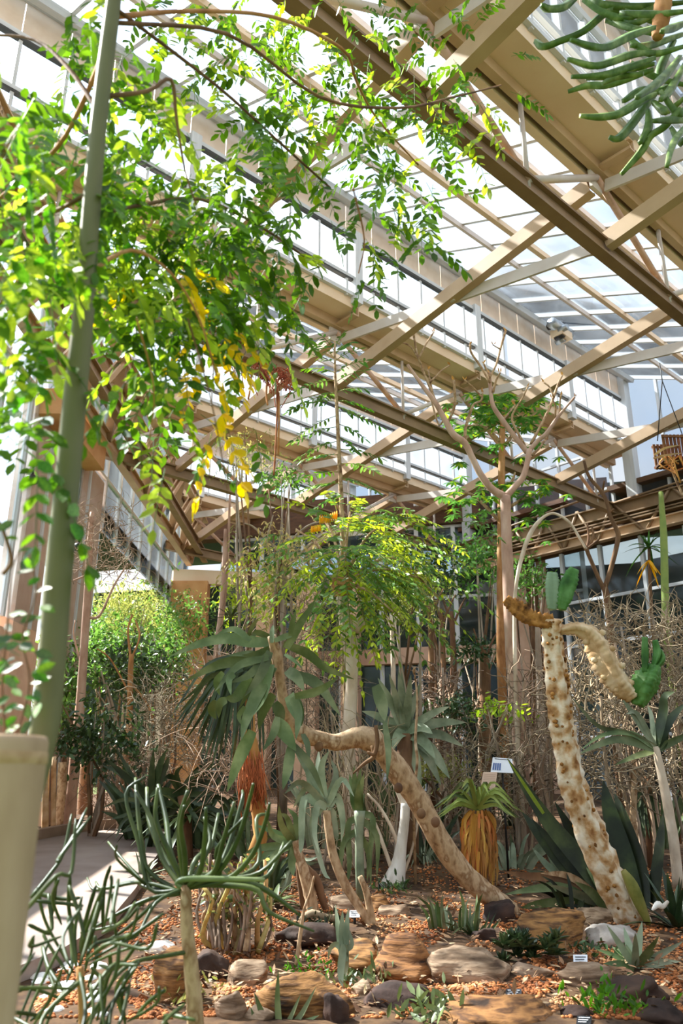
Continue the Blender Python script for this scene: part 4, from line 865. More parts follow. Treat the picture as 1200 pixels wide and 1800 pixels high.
def leafy_back():
    r = random.Random(41)
    spec = [('climbing_shrub', 'dark ivy-like shrub with long sprays hanging in front of the back glass wall', 16.5, (770, 985), 60, 45, 300, .13, 'leaf_dark', (770, 1230)), ('climbing_shrub', 'olive green loose shrub reaching from the bare forked trunk to the back glass', 15.5, (845, 965), 40, 50, 260, .12, 'leaf_mid', (850, 1260)),
            ('feathery_shrub', 'fine olive feathery shrub right of the pale bulb-topped tree', 11.5, (720, 1030), 42, 40, 420, .075, 'leaf_olive', (715, 1300)), ('dense_shrub', 'low dark green bush in front of the pink spandrel', 14.5, (835, 1135), 34, 16, 160, .11, 'leaf_dark', (850, 1290)),
            ('dense_shrub', 'dark green bush at the foot of the back windows right of the agave', 13.5, (800, 1245), 40, 30, 260, .10, 'leaf_dark', (800, 1330)), ('small_shrub', 'fresh green little shrub with upturned leaf whorls by the grey trunk', 10.6, (868, 1232), 24, 18, 34, .10, 'leaf_lime', (850, 1330)),
            ('leafy_tree', 'bright green feathery tree in the left opening beyond the second pier', 17.5, (225, 1060), 62, 38, 800, .10, 'leaf_olive', (215, 1330)), ('leafy_tree', 'dark broad-leaved bush low in the left opening, behind the orange trunk', 15, (245, 1165), 60, 40, 420, .14, 'leaf_dark', (250, 1320)),
            ('leafy_tree', 'mid green bushy shrub at the far left beside the slender trunk', 14, (115, 1190), 40, 70, 520, .11, 'leaf_mid', (110, 1390)), ('leafy_tree', 'dark round-leaved bush between slender trunk and orange trunk', 16, (180, 1125), 46, 46, 420, .12, 'leaf_mid', (185, 1320)),
            ('leafy_tree', 'yellow-green sprig tree in front of the orange end pier', 15, (430, 1040), 36, 34, 240, .10, 'leaf_lime', (430, 1250)), ('leafy_tree', 'pale green shrub right of the orange trunk in the left opening', 16, (300, 1140), 28, 60, 330, .11, 'leaf_mid', (300, 1300)), ('leafy_tree', 'deep green bush low behind the dark aloe at left', 11.5, (170, 1290), 60, 46, 420, .11, 'leaf_dark', (170, 1400)),
            ('leafy_tree', 'green vine sprays hanging by the grey-brown pipes of the back wall', 16, (930, 1010), 34, 30, 170, .11, 'leaf_mid', (930, 1250)), ('leafy_tree', 'broad tree crown beyond the left glass wall near the end pier', 21, (270, 1090), 90, 45, 900, .14, 'leaf_mid', (270, 1330)),
            ('small_shrub', 'soft green weeds below the agave and the tilted tan sign', 11, (760, 1345), 60, 22, 220, .07, 'leaf_olive', (760, 1390)), ('feathery_shrub', 'sparse feathery sprig hanging under the far gutter left of the sapling', 12.5, (435, 790), 40, 30, 170, .08, 'leaf_olive', (430, 1250)),
            ('feathery_shrub', 'small fern sprays at mid height below the sapling leaves left', 12, (500, 838), 30, 22, 110, .09, 'leaf_mid', (500, 1250))]
    for nm, lab, Y, c, rx, ry, n, ll, m, b in spec:
        base = Vector((P(b[0], b[1], Y).x, Y, gz(min(Y, 24)))); t = plant(nm, lab, 'shrub' if 'shrub' in nm else 'tree', base)
        Ms = []; tips = []
        for i in range(n//2):
            px, py = r.gauss(c[0], rx*.6), r.gauss(c[1], ry*.6)
            p = P(px, py, Y+r.uniform(-1, 1)*.06*Y); tips.append(p); d = rvec(r); d.z = abs(d.z)*.4-.3
            for k in range(9 if 'feather' in lab else 6):
                q = p+d*(ll*.8*k)-UP*(.05*k*k*ll)+rvec(r)*ll*.4; Ms.append(leafM(q, rvec(r)*.8+d*.5-UP*.3, (UP+rvec(r)*.7).normalized(), ll*r.uniform(.7, 1.25)))
        scatter('foliage', m, Ms, .3 if 'feather' in lab else .5, t)
        top = P(c[0], c[1], Y)
        for k in range(5):
            q = r.choice(tips); mid = base.lerp(top, .6)+rvec(r)*.15; mb = MB(); tube(mb, [base+rvec(r)*.05, base.lerp(mid, .5)+rvec(r)*.1, mid, q], [.035, .03, .022, .008], 5); mb.build('stem', 'bark_brown' if k % 2 else 'bark_grey', t)
leafy_back()
# ---------------------------------------------------------------- slim trunks and stems standing in the beds
def slim(name, label, m, pts, Y, cat='tree', root=True, dY=0, n=8, rough=.03, extra=(), em=None, part='trunk'):
    if Y is None:
        g = G(pts[-1][0], pts[-1][1]); Y = g.y
    e = P(pts[-1][0], pts[-1][1], Y+dY); base = Vector((e.x, e.y, gz(e.y)))
    t = plant(name, label, cat, base); c, rad = pxpath(pts, Y, dY, 5)
    if root and e.z > base.z+.03: c.append(base); rad.append(rad[-1]*1.1)
    mb = MB(); tube(mb, c, rad, n, rough=rough, seed=len(label)); mb.build(part, m, t)
    for x in extra: stem(t, 'branch', em or m, x, Y, RND.uniform(-.2, .2), 6)
    return t, Y
slim('slender_tree', 'straight slender pink-grey trunk standing at left behind the green canopy trunk', 'bark_pink', [(162, 900, 8), (158, 960, 12), (153, 1050, 13), (147, 1150, 15), (140, 1250, 17), (130, 1350, 19), (122, 1450, 22)], 12.6, dY=0,
     extra=[[(152, 1085, 6), (175, 1082, 5), (200, 1030, 4), (225, 990, 3)], [(155, 1010, 4), (130, 1020, 3), (118, 1024, 2)], [(146, 1180, 4), (130, 1120, 3), (132, 1090, 2)]])
slim('slender_tree', 'short bare orange trunk in the left opening behind the dark aloe', 'bark_orange', [(231, 1150, 9), (229, 1190, 10), (228, 1260, 11), (224, 1322, 15)], 13.5, extra=[[(229, 1200, 5), (260, 1240, 4), (272, 1280, 3)], [(230, 1160, 5), (225, 1110, 4), (232, 1080, 3)], [(230, 1160, 4), (245, 1120, 3), (238, 1090, 3)], [(228, 1220, 4), (195, 1160, 3), (170, 1140, 2)]])
slim('branching_shrub', 'thin forked bare stems between the slender trunk and the orange trunk', 'bark_grey', [(186, 1200, 5), (200, 1250, 6), (212, 1310, 7)], 14, cat='shrub', extra=[[(212, 1310, 5), (190, 1230, 4), (178, 1180, 3)], [(214, 1320, 5), (205, 1270, 4), (170, 1215, 3)], [(205, 1290, 3), (225, 1280, 2)]])
t_, Y_ = slim('twisted_tree', 'two twisted thin reddish stems with a spiky tuft, before the orange end pier', 'bark_pink', [(396, 930, 5), (395, 980, 9), (392, 1040, 9), (386, 1090, 8), (380, 1130, 8)], 13, extra=[[(404, 870, 4), (401, 960, 5), (398, 1020, 5), (392, 1080, 5), (384, 1130, 5)]])
rosette(t_, 'aloe_green', P(406, 1085, 12.6), 22, .42, .035, (-10, 75), .2, 3, join=True)
slim('column_cactus', 'pair of ribbed yellow-green column cacti standing at the far path edge', 'cactus_tan', [(82, 1340, 10), (80, 1400, 12), (79, 1468, 13)], None, cat='cactus', extra=[[(95, 1330, 8), (94, 1400, 9), (93, 1460, 9)]])
slim('column_cactus', 'single thick tan column cactus left of the slender trunk base', 'bark_tan', [(110, 1340, 16), (108, 1400, 18), (106, 1455, 19)], None, cat='cactus')
slim('thick_trunk', 'dark brown short trunk at the far path edge right of the slender trunk', 'bark_brown', [(152, 1340, 22), (150, 1400, 26), (148, 1452, 30)], 15.5)
for px, y0, wd, lab in ((757, 1060, 11, 'dark straight trunk in front of the left back windows'), (778, 1070, 10, 'thin brown trunk in front of the spandrel middle'), (796, 1075, 12, 'mossy brown trunk right of two similar ones at the back windows'), (852, 1135, 19, 'thick purplish-brown trunk behind the white sign'), (690, 1080, 9, 'pale thin trunk left of the back window posts')):
    slim('back_trunk', lab, 'bark_brown' if wd != 9 else 'bark_pale', [(px-3, y0, wd*.6), (px, (y0+1200)/2, wd*.85), (px+1, 1200, wd), (px-1, 1300, wd*1.1)], 14.2, extra=[[(px-2, y0+30, 5), (px+12, y0-5, 4), (px+22, y0-25, 2)], [(px-2, y0+25, 5), (px-14, y0-10, 4), (px-20, y0-30, 2)]])
slim('stem_plant', 'thin wavy pale stem with a red tip standing before the silver agave', 'bark_tan', [(728, 1180, 3), (733, 1230, 4), (730, 1300, 5), (733, 1340, 5), (726, 1400, 5)], 8.6, cat='succulent', extra=[[(728, 1185, 4), (727, 1178, 5), (730, 1173, 3)]])
slim('grey_trunk', 'thick ringed grey trunk with narrower twin right of the back trunks', 'bark_grey', [(945, 1090, 9), (946, 1150, 11), (950, 1230, 13), (955, 1330, 15)], 12, extra=[[(897, 1105, 8), (912, 1160, 9), (922, 1230, 10), (932, 1330, 12)]])
slim('arching_stem', 'pale bare stem arching over like a hoop right of the bare forked tree', 'bark_pale', [(1030, 965, 4), (1018, 945, 4), (1000, 918, 5), (975, 903, 5), (955, 909, 6), (935, 932, 9), (920, 968, 8), (908, 1020, 7), (904, 1080, 7), (906, 1200, 8), (910, 1310, 9)], 10.4, n=6)
slim('branching_tree', 'thin brown forked tree in front of the right glass wall', 'bark_brown', [(1073, 1110, 13), (1066, 1050, 12), (1062, 1033, 12)][::-1]+[(1078, 1200, 13), (1084, 1330, 14)], 11.2,
     extra=[[(1062, 1035, 9), (1076, 990, 9), (1086, 945, 9), (1082, 928, 8), (1072, 908, 7), (1070, 895, 7), (1058, 866, 7), (1035, 838, 6), (1026, 810, 5)], [(1058, 866, 5), (1062, 845, 3)], [(1061, 1036, 8), (1048, 1008, 7), (1034, 975, 7), (1030, 965, 7), (1012, 935, 5)], [(1031, 965, 6), (1042, 945, 5), (1040, 925, 3)], [(1031, 965, 6), (1034, 945, 4), (1032, 920, 3)], [(1031, 965, 5), (1050, 950, 4), (1055, 943, 2)], [(1070, 905, 4), (1078, 895, 3)]])
t_, Y_ = slim('column_cactus', 'tall thin yellow-green column cactus in front of the right glass wall', 'aloe_lime', [(1161, 865, 8), (1166, 940, 12), (1168, 1020, 13), (1170, 1110, 13)], 11.4, cat='cactus', n=10)
t_, Y_ = slim('tufted_yucca', 'small yellowing yucca tuft on a stem beside the tall thin cactus', 'bark_brown', [(1140, 965, 5), (1142, 1020, 6), (1146, 1100, 6)], 11.8, cat='yucca')
rosette(t_, 'leaf_mid', P(1140, 962, 11.8), 16, .42, .05, (-25, 80), .5, 12, join=True); rosette(t_, 'leaf_gold', P(1140, 985, 11.7), 5, .40, .05, (-60, -30), .4, 14, join=True)
slim('dried_stem', 'bent dry stem with pale feathery tip right of the thin column cactus', 'bark_tan', [(1182, 830, 4), (1178, 815, 6), (1172, 800, 6)][::-1]+[(1190, 850, 4), (1200, 872, 4)], 10.8, cat='shrub', root=False)
# ---------------------------------------------------------------- thickets of dry twigs
def thicket(label, Y, boxpx, n, w0, m, seed, vert=.5, tall=None, base=None, name='twig_thicket', straight=0):
    r = random.Random(seed); x0, y0, x1, y1 = boxpx; b = P((x0+x1)/2, y1, Y); t = plant(name, label, 'thicket', Vector((b.x, Y, gz(Y))))
    mb = MB()
    for i in range(n):
        x, y = r.uniform(x0, x1), r.uniform(y0, y1)**1; yy = Y+r.uniform(-.7, .7); p = P(x, y, yy); pts = [p]; d = rvec(r); d.z = abs(d.z)+vert if r.random() < .6 else d.z; d.normalize()
        l = r.uniform(.25, .7)
        for k in range(4):
            d = (d+rvec(r)*.55*(1-straight)-UP*.12).normalized(); pts.append(pts[-1]+d*l/4)
        tube(mb, pts, [w0*r.uniform(.6, 1.2)*(1-.15*k) for k in range(5)], 3, cap=False)
    o = mb.build('twigs', m, t, kind='stuff')
    for i in range(tall or 0):
        x = r.uniform(x0, x1); yy = Y+r.uniform(-.5, .5); p = P(x, y0+r.uniform(-10, 60), yy); g = Vector((p.x+r.uniform(-.3, .3), yy, gz(yy)))
        mb = MB(); pts = [g, g.lerp(p, .35)+rvec(r)*.1, g.lerp(p, .7)+rvec(r)*.12, p]; tube(mb, cat_rom(pts, 3), [w0*2.2]*6+[w0*1.8]*4, 5); mb.build('stem', 'bark_grey' if i % 2 else 'twig_tan', t)
    return t
thicket('tangle of dry tan twigs in front of the right glass wall, upper mass', 10.2, (1010, 1075, 1230, 1240), 620, .009, 'twig_tan', 51, tall=8)
thicket('tangle of dry grey-brown twigs behind the white scaly cactus, lower mass', 9.2, (985, 1200, 1230, 1400), 560, .010, 'twig', 52, tall=12)
thicket('dry grey twigs and stems under the arching pale stem', 10.5, (890, 1180, 1010, 1400), 260, .009, 'twig', 53, tall=12)
thicket('dry straw-coloured grass tangle below the drooping rosette of the leaning aloe', 9.6, (330, 1170, 480, 1400), 520, .007, 'twig_tan', 54, vert=.8, straight=.5)
thicket('grey wiry twig tangle in the left opening above the dark aloe', 12, (235, 1200, 345, 1350), 420, .007, 'twig', 55)
thicket('dry brown brush filling the gap behind the pale bulb-topped trunk', 11.8, (500, 1060, 610, 1290), 420, .007, 'twig', 56, tall=5)
thicket('dry hanging palm skirt and stems in front of the back windows', 13.6, (735, 1180, 815, 1330), 260, .012, 'twig', 57, vert=-.2, tall=6)
thicket('pale upright reedy stems between the leaning aloe trunk and the silver agave', 9.4, (560, 1300, 690, 1480), 260, .008, 'twig_tan', 58, vert=1.4, straight=.6, tall=8)
thicket('dry leafless brush behind the skirted aloe and the signs', 10.4, (790, 1300, 930, 1450), 260, .008, 'twig', 59, tall=5)
thicket('dry grass tuft at the far edge of the path under the dark aloe', 12.5, (175, 1330, 300, 1450), 420, .006, 'twig_tan', 60, vert=.8, straight=.5)
thicket('tangle of pale bare vines wound around the left wall truss and second pier', 12.2, (125, 890, 235, 1030), 240, .007, 'twig_tan', 61, vert=0)
# ---------------------------------------------------------------- silver agave
def agave():
    Y = 9.7; C = P(712, 1290, Y); base = Vector((C.x, Y, gz(Y)))
    t = plant('silver_agave', 'large silver-blue agave with stiff pointed leaves in the centre behind the leaning trunk', 'agave', base)
    mb = MB(); tube(mb, [base, base.lerp(C, .5), C], [.12, .13, .1], 9, rough=.1); mb.build('trunk', 'bark_brown', t)
    for x, y, wd in ((664, 1192, 16), (684, 1185, 13), (700, 1178, 15), (706, 1180, 13), (722, 1186, 14), (738, 1200, 13), (790, 1242, 14), (818, 1270, 16), (765, 1334, 20), (814, 1312, 17), (790, 1368, 22), (740, 1384, 22), (712, 1362, 20), (690, 1318, 18), (640, 1290, 16), (655, 1262, 16), (636, 1250, 14), (668, 1345, 18), (760, 1290, 18), (775, 1380, 18), (725, 1372, 18), (650, 1320, 16)):
        mx, my = (712+x)/2+(0 if y < 1230 else (x-712)*.08), (1282+y)/2-(6 if y > 1240 else 0)
        pxleaf(t, 'aloe_grey', [(712, 1284), (mx, my), (x, y)], wd*1.15, Y, RND.uniform(-.5, .25), th=.22, base=.8)
agave()
# ---------------------------------------------------------------- skirted aloe
def skirted():
    base = foot(842, 1562); Y = base.y; t = plant('skirted_aloe', 'aloe with yellow-green top and thick skirt of orange dried leaves, right of the leaning trunk', 'aloe', base)
    c, rad = pxpath([(840, 1420, 16), (842, 1450, 30), (844, 1500, 34), (845, 1562, 30)], Y); mb = MB(); tube(mb, c, rad, 9); mb.build('trunk', 'bark_brown', t)
    r = random.Random(6)
    for i in range(120):
        x = 842+r.uniform(-26, 26); y = 1432+r.uniform(-8, 70); L_ = r.uniform(40, 75); dx = (x-842)*.5+r.uniform(-6, 6)
        pxleaf(t, 'straw_orange', [(842+(x-842)*.7, y), (x+dx*.35, y+L_*.35), (x+dx*.4, y+L_*.7), (x+dx*.3, min(1566, y+L_))], r.uniform(3.5, 6.5), Y-.14+abs(x-842)*.004+r.uniform(-.05, .03), th=.25, name='dried_leaf', sub=2, base=.9)
    for i in range(52):
        a = r.uniform(-.3, math.pi+.3); L_ = r.uniform(50, 84); x = 838+math.cos(a)*L_; y = 1412-math.sin(a)*L_*.42+(10 if abs(math.cos(a)) > .6 else 0)
        pxleaf(t, 'aloe_lime' if i % 3 else 'aloe_green', [(838, 1422), (838+math.cos(a)*L_*.5, 1412-math.sin(a)*L_*.45-6), (x, y+8)], r.uniform(4.5, 7), Y-.1, r.uniform(-.5, .4), th=.3, base=.95)
skirted()
# ---------------------------------------------------------------- white-footed bottle trunk with forked stems
def white_foot():
    base = foot(692, 1560); Y = base.y; t = plant('white_bottle_trunk', 'white swollen bottle-shaped trunk forking into thin pale stems, below the agave', 'succulent', base)
    c, rad = pxpath([(712, 1412, 16), (711, 1440, 17), (706, 1480, 19), (701, 1515, 25), (694, 1545, 38), (690, 1562, 46)], Y); mb = MB(); tube(mb, c, rad, 12, rough=.03); mb.build('trunk', 'bark_white', t)
    for p in ([(711, 1420, 9), (700, 1395, 8), (690, 1370, 7), (683, 1345, 5)], [(711, 1418, 8), (706, 1392, 8), (695, 1372, 6)], [(713, 1420, 10), (720, 1400, 9), (726, 1385, 6)], [(703, 1500, 7), (690, 1460, 6), (668, 1420, 5), (645, 1395, 4)], [(692, 1540, 7), (675, 1490, 7), (660, 1450, 6), (648, 1425, 4)], [(706, 1545, 6), (722, 1500, 5), (733, 1450, 5), (735, 1410, 4)]): stem(t, 'branch', 'bark_pale', p, Y, RND.uniform(-.1, .1), 7)
    mb = MB(); r = random.Random(2)
    for i in range(26): tube(mb, [P(690+r.uniform(-26, 26), 1555+r.uniform(-4, 8), Y-.1), P(690+r.uniform(-34, 34), 1582+r.uniform(-8, 10), Y-.2)], .012, 4)
    mb.build('moss', 'sword_dark', t, kind='stuff')
white_foot()
# ---------------------------------------------------------------- aloes of the middle bed
def mid_aloes():
    base = foot(654, 1640); Y = base.y
    t = plant('two_stem_aloe', 'grey-green aloe on a bent orange stem joined to a second stem, centre bed', 'aloe', base)
    stem(t, 'trunk', 'bark_tan', [(574, 1425, 13), (578, 1460, 15), (586, 1505, 16), (604, 1550, 17), (622, 1580, 16), (642, 1612, 16), (656, 1642, 18)], Y, 0, 9, rough=.05)
    stem(t, 'trunk', 'bark_tan', [(632, 1540, 9), (643, 1565, 12), (650, 1600, 14), (656, 1640, 18)], Y, 0, 9, rough=.05)
    for p, w_ in (([(572, 1415), (545, 1360), (520, 1325)], 16), ([(572, 1415), (560, 1360), (560, 1318)], 17), ([(572, 1415), (565, 1350), (578, 1320)], 14), ([(572, 1415), (530, 1375), (500, 1395)], 14), ([(572, 1418), (540, 1385), (515, 1420)], 13), ([(570, 1420), (535, 1405), (530, 1480), (528, 1500)], 16), ([(574, 1420), (558, 1415), (552, 1460), (560, 1500)], 14), ([(576, 1420), (592, 1400), (602, 1440), (600, 1480)], 15),
                  ([(576, 1422), (585, 1430), (592, 1475), (590, 1425)], 12), ([(576, 1415), (600, 1370), (622, 1400)], 12), ([(566, 1420), (548, 1450), (568, 1530), (580, 1545)], 13), ([(572, 1412), (590, 1365), (582, 1335)], 13), ([(572, 1412), (550, 1390), (535, 1350)], 12)): pxleaf(t, 'aloe_grey', p, w_, Y, RND.uniform(-.2, .15), th=.2)
    Y = 7.9; b = P(634, 1545, Y); t = plant('column_aloe', 'tall blue-green aloe with tight upright leaves on a yellow-green stem, right of the two-stem aloe', 'aloe', Vector((b.x, Y, gz(Y))))
    c, rad = pxpath([(632, 1425, 20), (631, 1470, 15), (632, 1530, 16)], Y); c.append(Vector((b.x, Y, gz(Y)))); rad.append(rad[-1]); mb = MB(); tube(mb, c, rad, 9); mb.build('trunk', 'aloe_grey', t)
    for x, y, wd in ((614, 1360, 15), (622, 1345, 15), (634, 1350, 15), (640, 1358, 14), (632, 1372, 14), (616, 1390, 13), (641, 1395, 11)): pxleaf(t, 'aloe_green', [(632, 1432), ((x+632)/2-3, (y+1432)/2), (x, y)], wd, Y, RND.uniform(-.2, .1), th=.25, base=.85)
    for p in ([(632, 1430), (655, 1440), (650, 1500), (652, 1560)], [(632, 1440), (612, 1450), (614, 1520), (610, 1555)], [(634, 1440), (662, 1470), (662, 1545)], [(634, 1470), (648, 1500), (645, 1550)], [(630, 1460), (604, 1480), (598, 1540)]): pxleaf(t, 'aloe_green', p, 12, Y, 0, th=.2, base=.9)
    base = foot(556, 1612); Y = base.y
    t = plant('gnarled_aloe', 'aloe on a gnarled split root-like trunk left of the two-stem aloe', 'aloe', base)
    for p in ([(519, 1478, 14), (527, 1510, 18), (538, 1545, 22), (546, 1580, 22), (552, 1615, 26)], [(530, 1520, 14), (555, 1545, 16), (566, 1580, 14), (578, 1612, 12)], [(524, 1500, 14), (530, 1550, 16), (534, 1600, 14)]): stem(t, 'trunk', 'bark_tan' if p[0][0] < 520 else 'bark_brown', p, Y, RND.uniform(-.1, .1), 9, rough=.1)
    for p, w_ in (([(517, 1482), (480, 1470), (470, 1440)], 14), ([(517, 1482), (495, 1450), (490, 1415)], 14), ([(517, 1482), (505, 1440), (492, 1430)], 12), ([(517, 1482), (470, 1500), (440, 1530)], 13), ([(517, 1484), (480, 1505), (462, 1545)], 12), ([(518, 1484), (512, 1520), (516, 1540)], 16), ([(517, 1480), (480, 1462), (448, 1450)], 12), ([(518, 1480), (520, 1440), (505, 1420)], 12), ([(517, 1484), (460, 1490), (430, 1500)], 14)): pxleaf(t, 'aloe_green', p, w_, Y, RND.uniform(-.25, .1), th=.2)
    base = foot(505, 1575); Y = base.y+.3
    t = plant('recurved_aloe', 'low aloe with many narrow white-edged recurved leaves left of the gnarled trunk', 'aloe', base)
    r = random.Random(15)
    for i in range(34):
        f = i/33; y0 = 1500+r.uniform(-15, 25); x1 = 440+r.uniform(0, 70); y1 = 1520+78*r.random(); s = 1 if r.random() < .75 else -1
        if s < 0: x1 = 520+r.uniform(10, 50); y1 = 1505+r.uniform(0, 50)
        pxleaf(t, 'aloe_grey' if i % 3 else 'aloe_green', [(512, y0), ((512+x1)/2, (y0+y1)/2+10), (x1, y1-5+r.uniform(-4, 4))], r.uniform(6, 9), Y, r.uniform(-.3, .2), th=.3)
    t, Y = slim('leafless_succulent', 'thin upright bare yellowish stem in the gravel left of the two-stem aloe', 'bark_tan', [(552, 1540, 4), (545, 1570, 5), (534, 1600, 6), (528, 1640, 8), (520, 1700, 9)], None, cat='succulent', n=6)
    Y = G(570, 1630).y; mb = MB(); a, b = G(527, 1634), G(588, 1632); tube(mb, cat_rom([a+UP*.06, a.lerp(b, .35)+UP*.11, a.lerp(b, .7)+UP*.08, b+UP*.07], 4), .028, 7, rough=.1); tag(mb.build('fallen_branch', 'twig_tan'), 'short pale fallen branch lying on gravel below the gnarled aloe trunk', 'branch')
mid_aloes()
def filler():
    r = random.Random(88)
    for lab, (x, y), Y, n, hpx, wpx, m, sp in (('tall narrow grey-green sword leaves standing behind the two-stem aloe', (560, 1480), 9.0, 13, (90, 170), 13, 'aloe_grey', 46), ('tall green blade clump at the foot of the pale bulb-topped trunk', (605, 1500), 8.6, 14, (80, 150), 10, 'aloe_green', 40), ('blue-green upright blades left of the white bottle trunk', (668, 1490), 8.9, 10, (70, 130), 10, 'aloe_green', 30), ('dense dark leafy clump low between the jade bush and the gnarled aloe', (470, 1560), 7.6, 22, (30, 90), 9, 'aloe_dark', 46),
            ('fan of dull green blades behind the wispy grass', (760, 1500), 9.6, 16, (40, 110), 9, 'aloe_dark', 50), ('sprawling grey blades on the ground right of the skirted aloe', (905, 1520), 8.8, 20, (20, 70), 9, 'aloe_grey', 70), ('dark blades under the flat agave and cactus at right', (1010, 1590), 7.6, 18, (20, 60), 9, 'sword_dark', 60), ('upright dull blades behind the slim ringed trunk at the right edge', (1165, 1480), 8.8, 16, (50, 140), 10, 'aloe_green', 46), ('dense dark green blades heaped at the path edge under the upright dark aloe', (245, 1462), 10.3, 34, (30, 110), 12, 'aloe_dark', 60), ('dense dark arching blades right of the path under the spreading dark aloe', (345, 1480), 9.8, 40, (30, 120), 12, 'aloe_dark', 75), ('mixed green blades between the dark aloe and the gnarled aloe', (440, 1500), 9.2, 26, (30, 120), 10, 'aloe_green', 50), ('low green blades around the agave trunk', (700, 1420), 9.5, 18, (30, 90), 11, 'aloe_green', 60), ('thin dark blades in front of the white information board', (905, 1440), 9.4, 16, (40, 110), 8, 'aloe_dark', 44), ('pale narrow blades beneath the drooping rosette at left', (400, 1480), 8.8, 18, (40, 110), 9, 'aloe_grey', 60)):
        Y = min(G(x, y+12).y, 11.2); b0 = P(x, y, Y); b = Vector((b0.x, Y, gz(Y))); t = plant('blade_clump', lab, 'succulent', b)
        for i in range(n):
            dx = r.uniform(-sp, sp); h = r.uniform(*hpx); pxleaf(t, m, [(x+dx*.35, y+12), (x+dx*.7, y-h*.55), (x+dx*1.25, y-h*r.uniform(.8, 1))], wpx*r.uniform(.7, 1.2), Y+r.uniform(-.3, .3), r.uniform(-.2, .2), th=.22, name='blade', sub=3, base=.85)
        mb = MB(); tube(mb, [b-UP*.02, P(x, y+8, Y)+UP*.01, P(x, y-4, Y)], .03, 6); mb.build('crown_base', 'sword_dark', t)
filler()
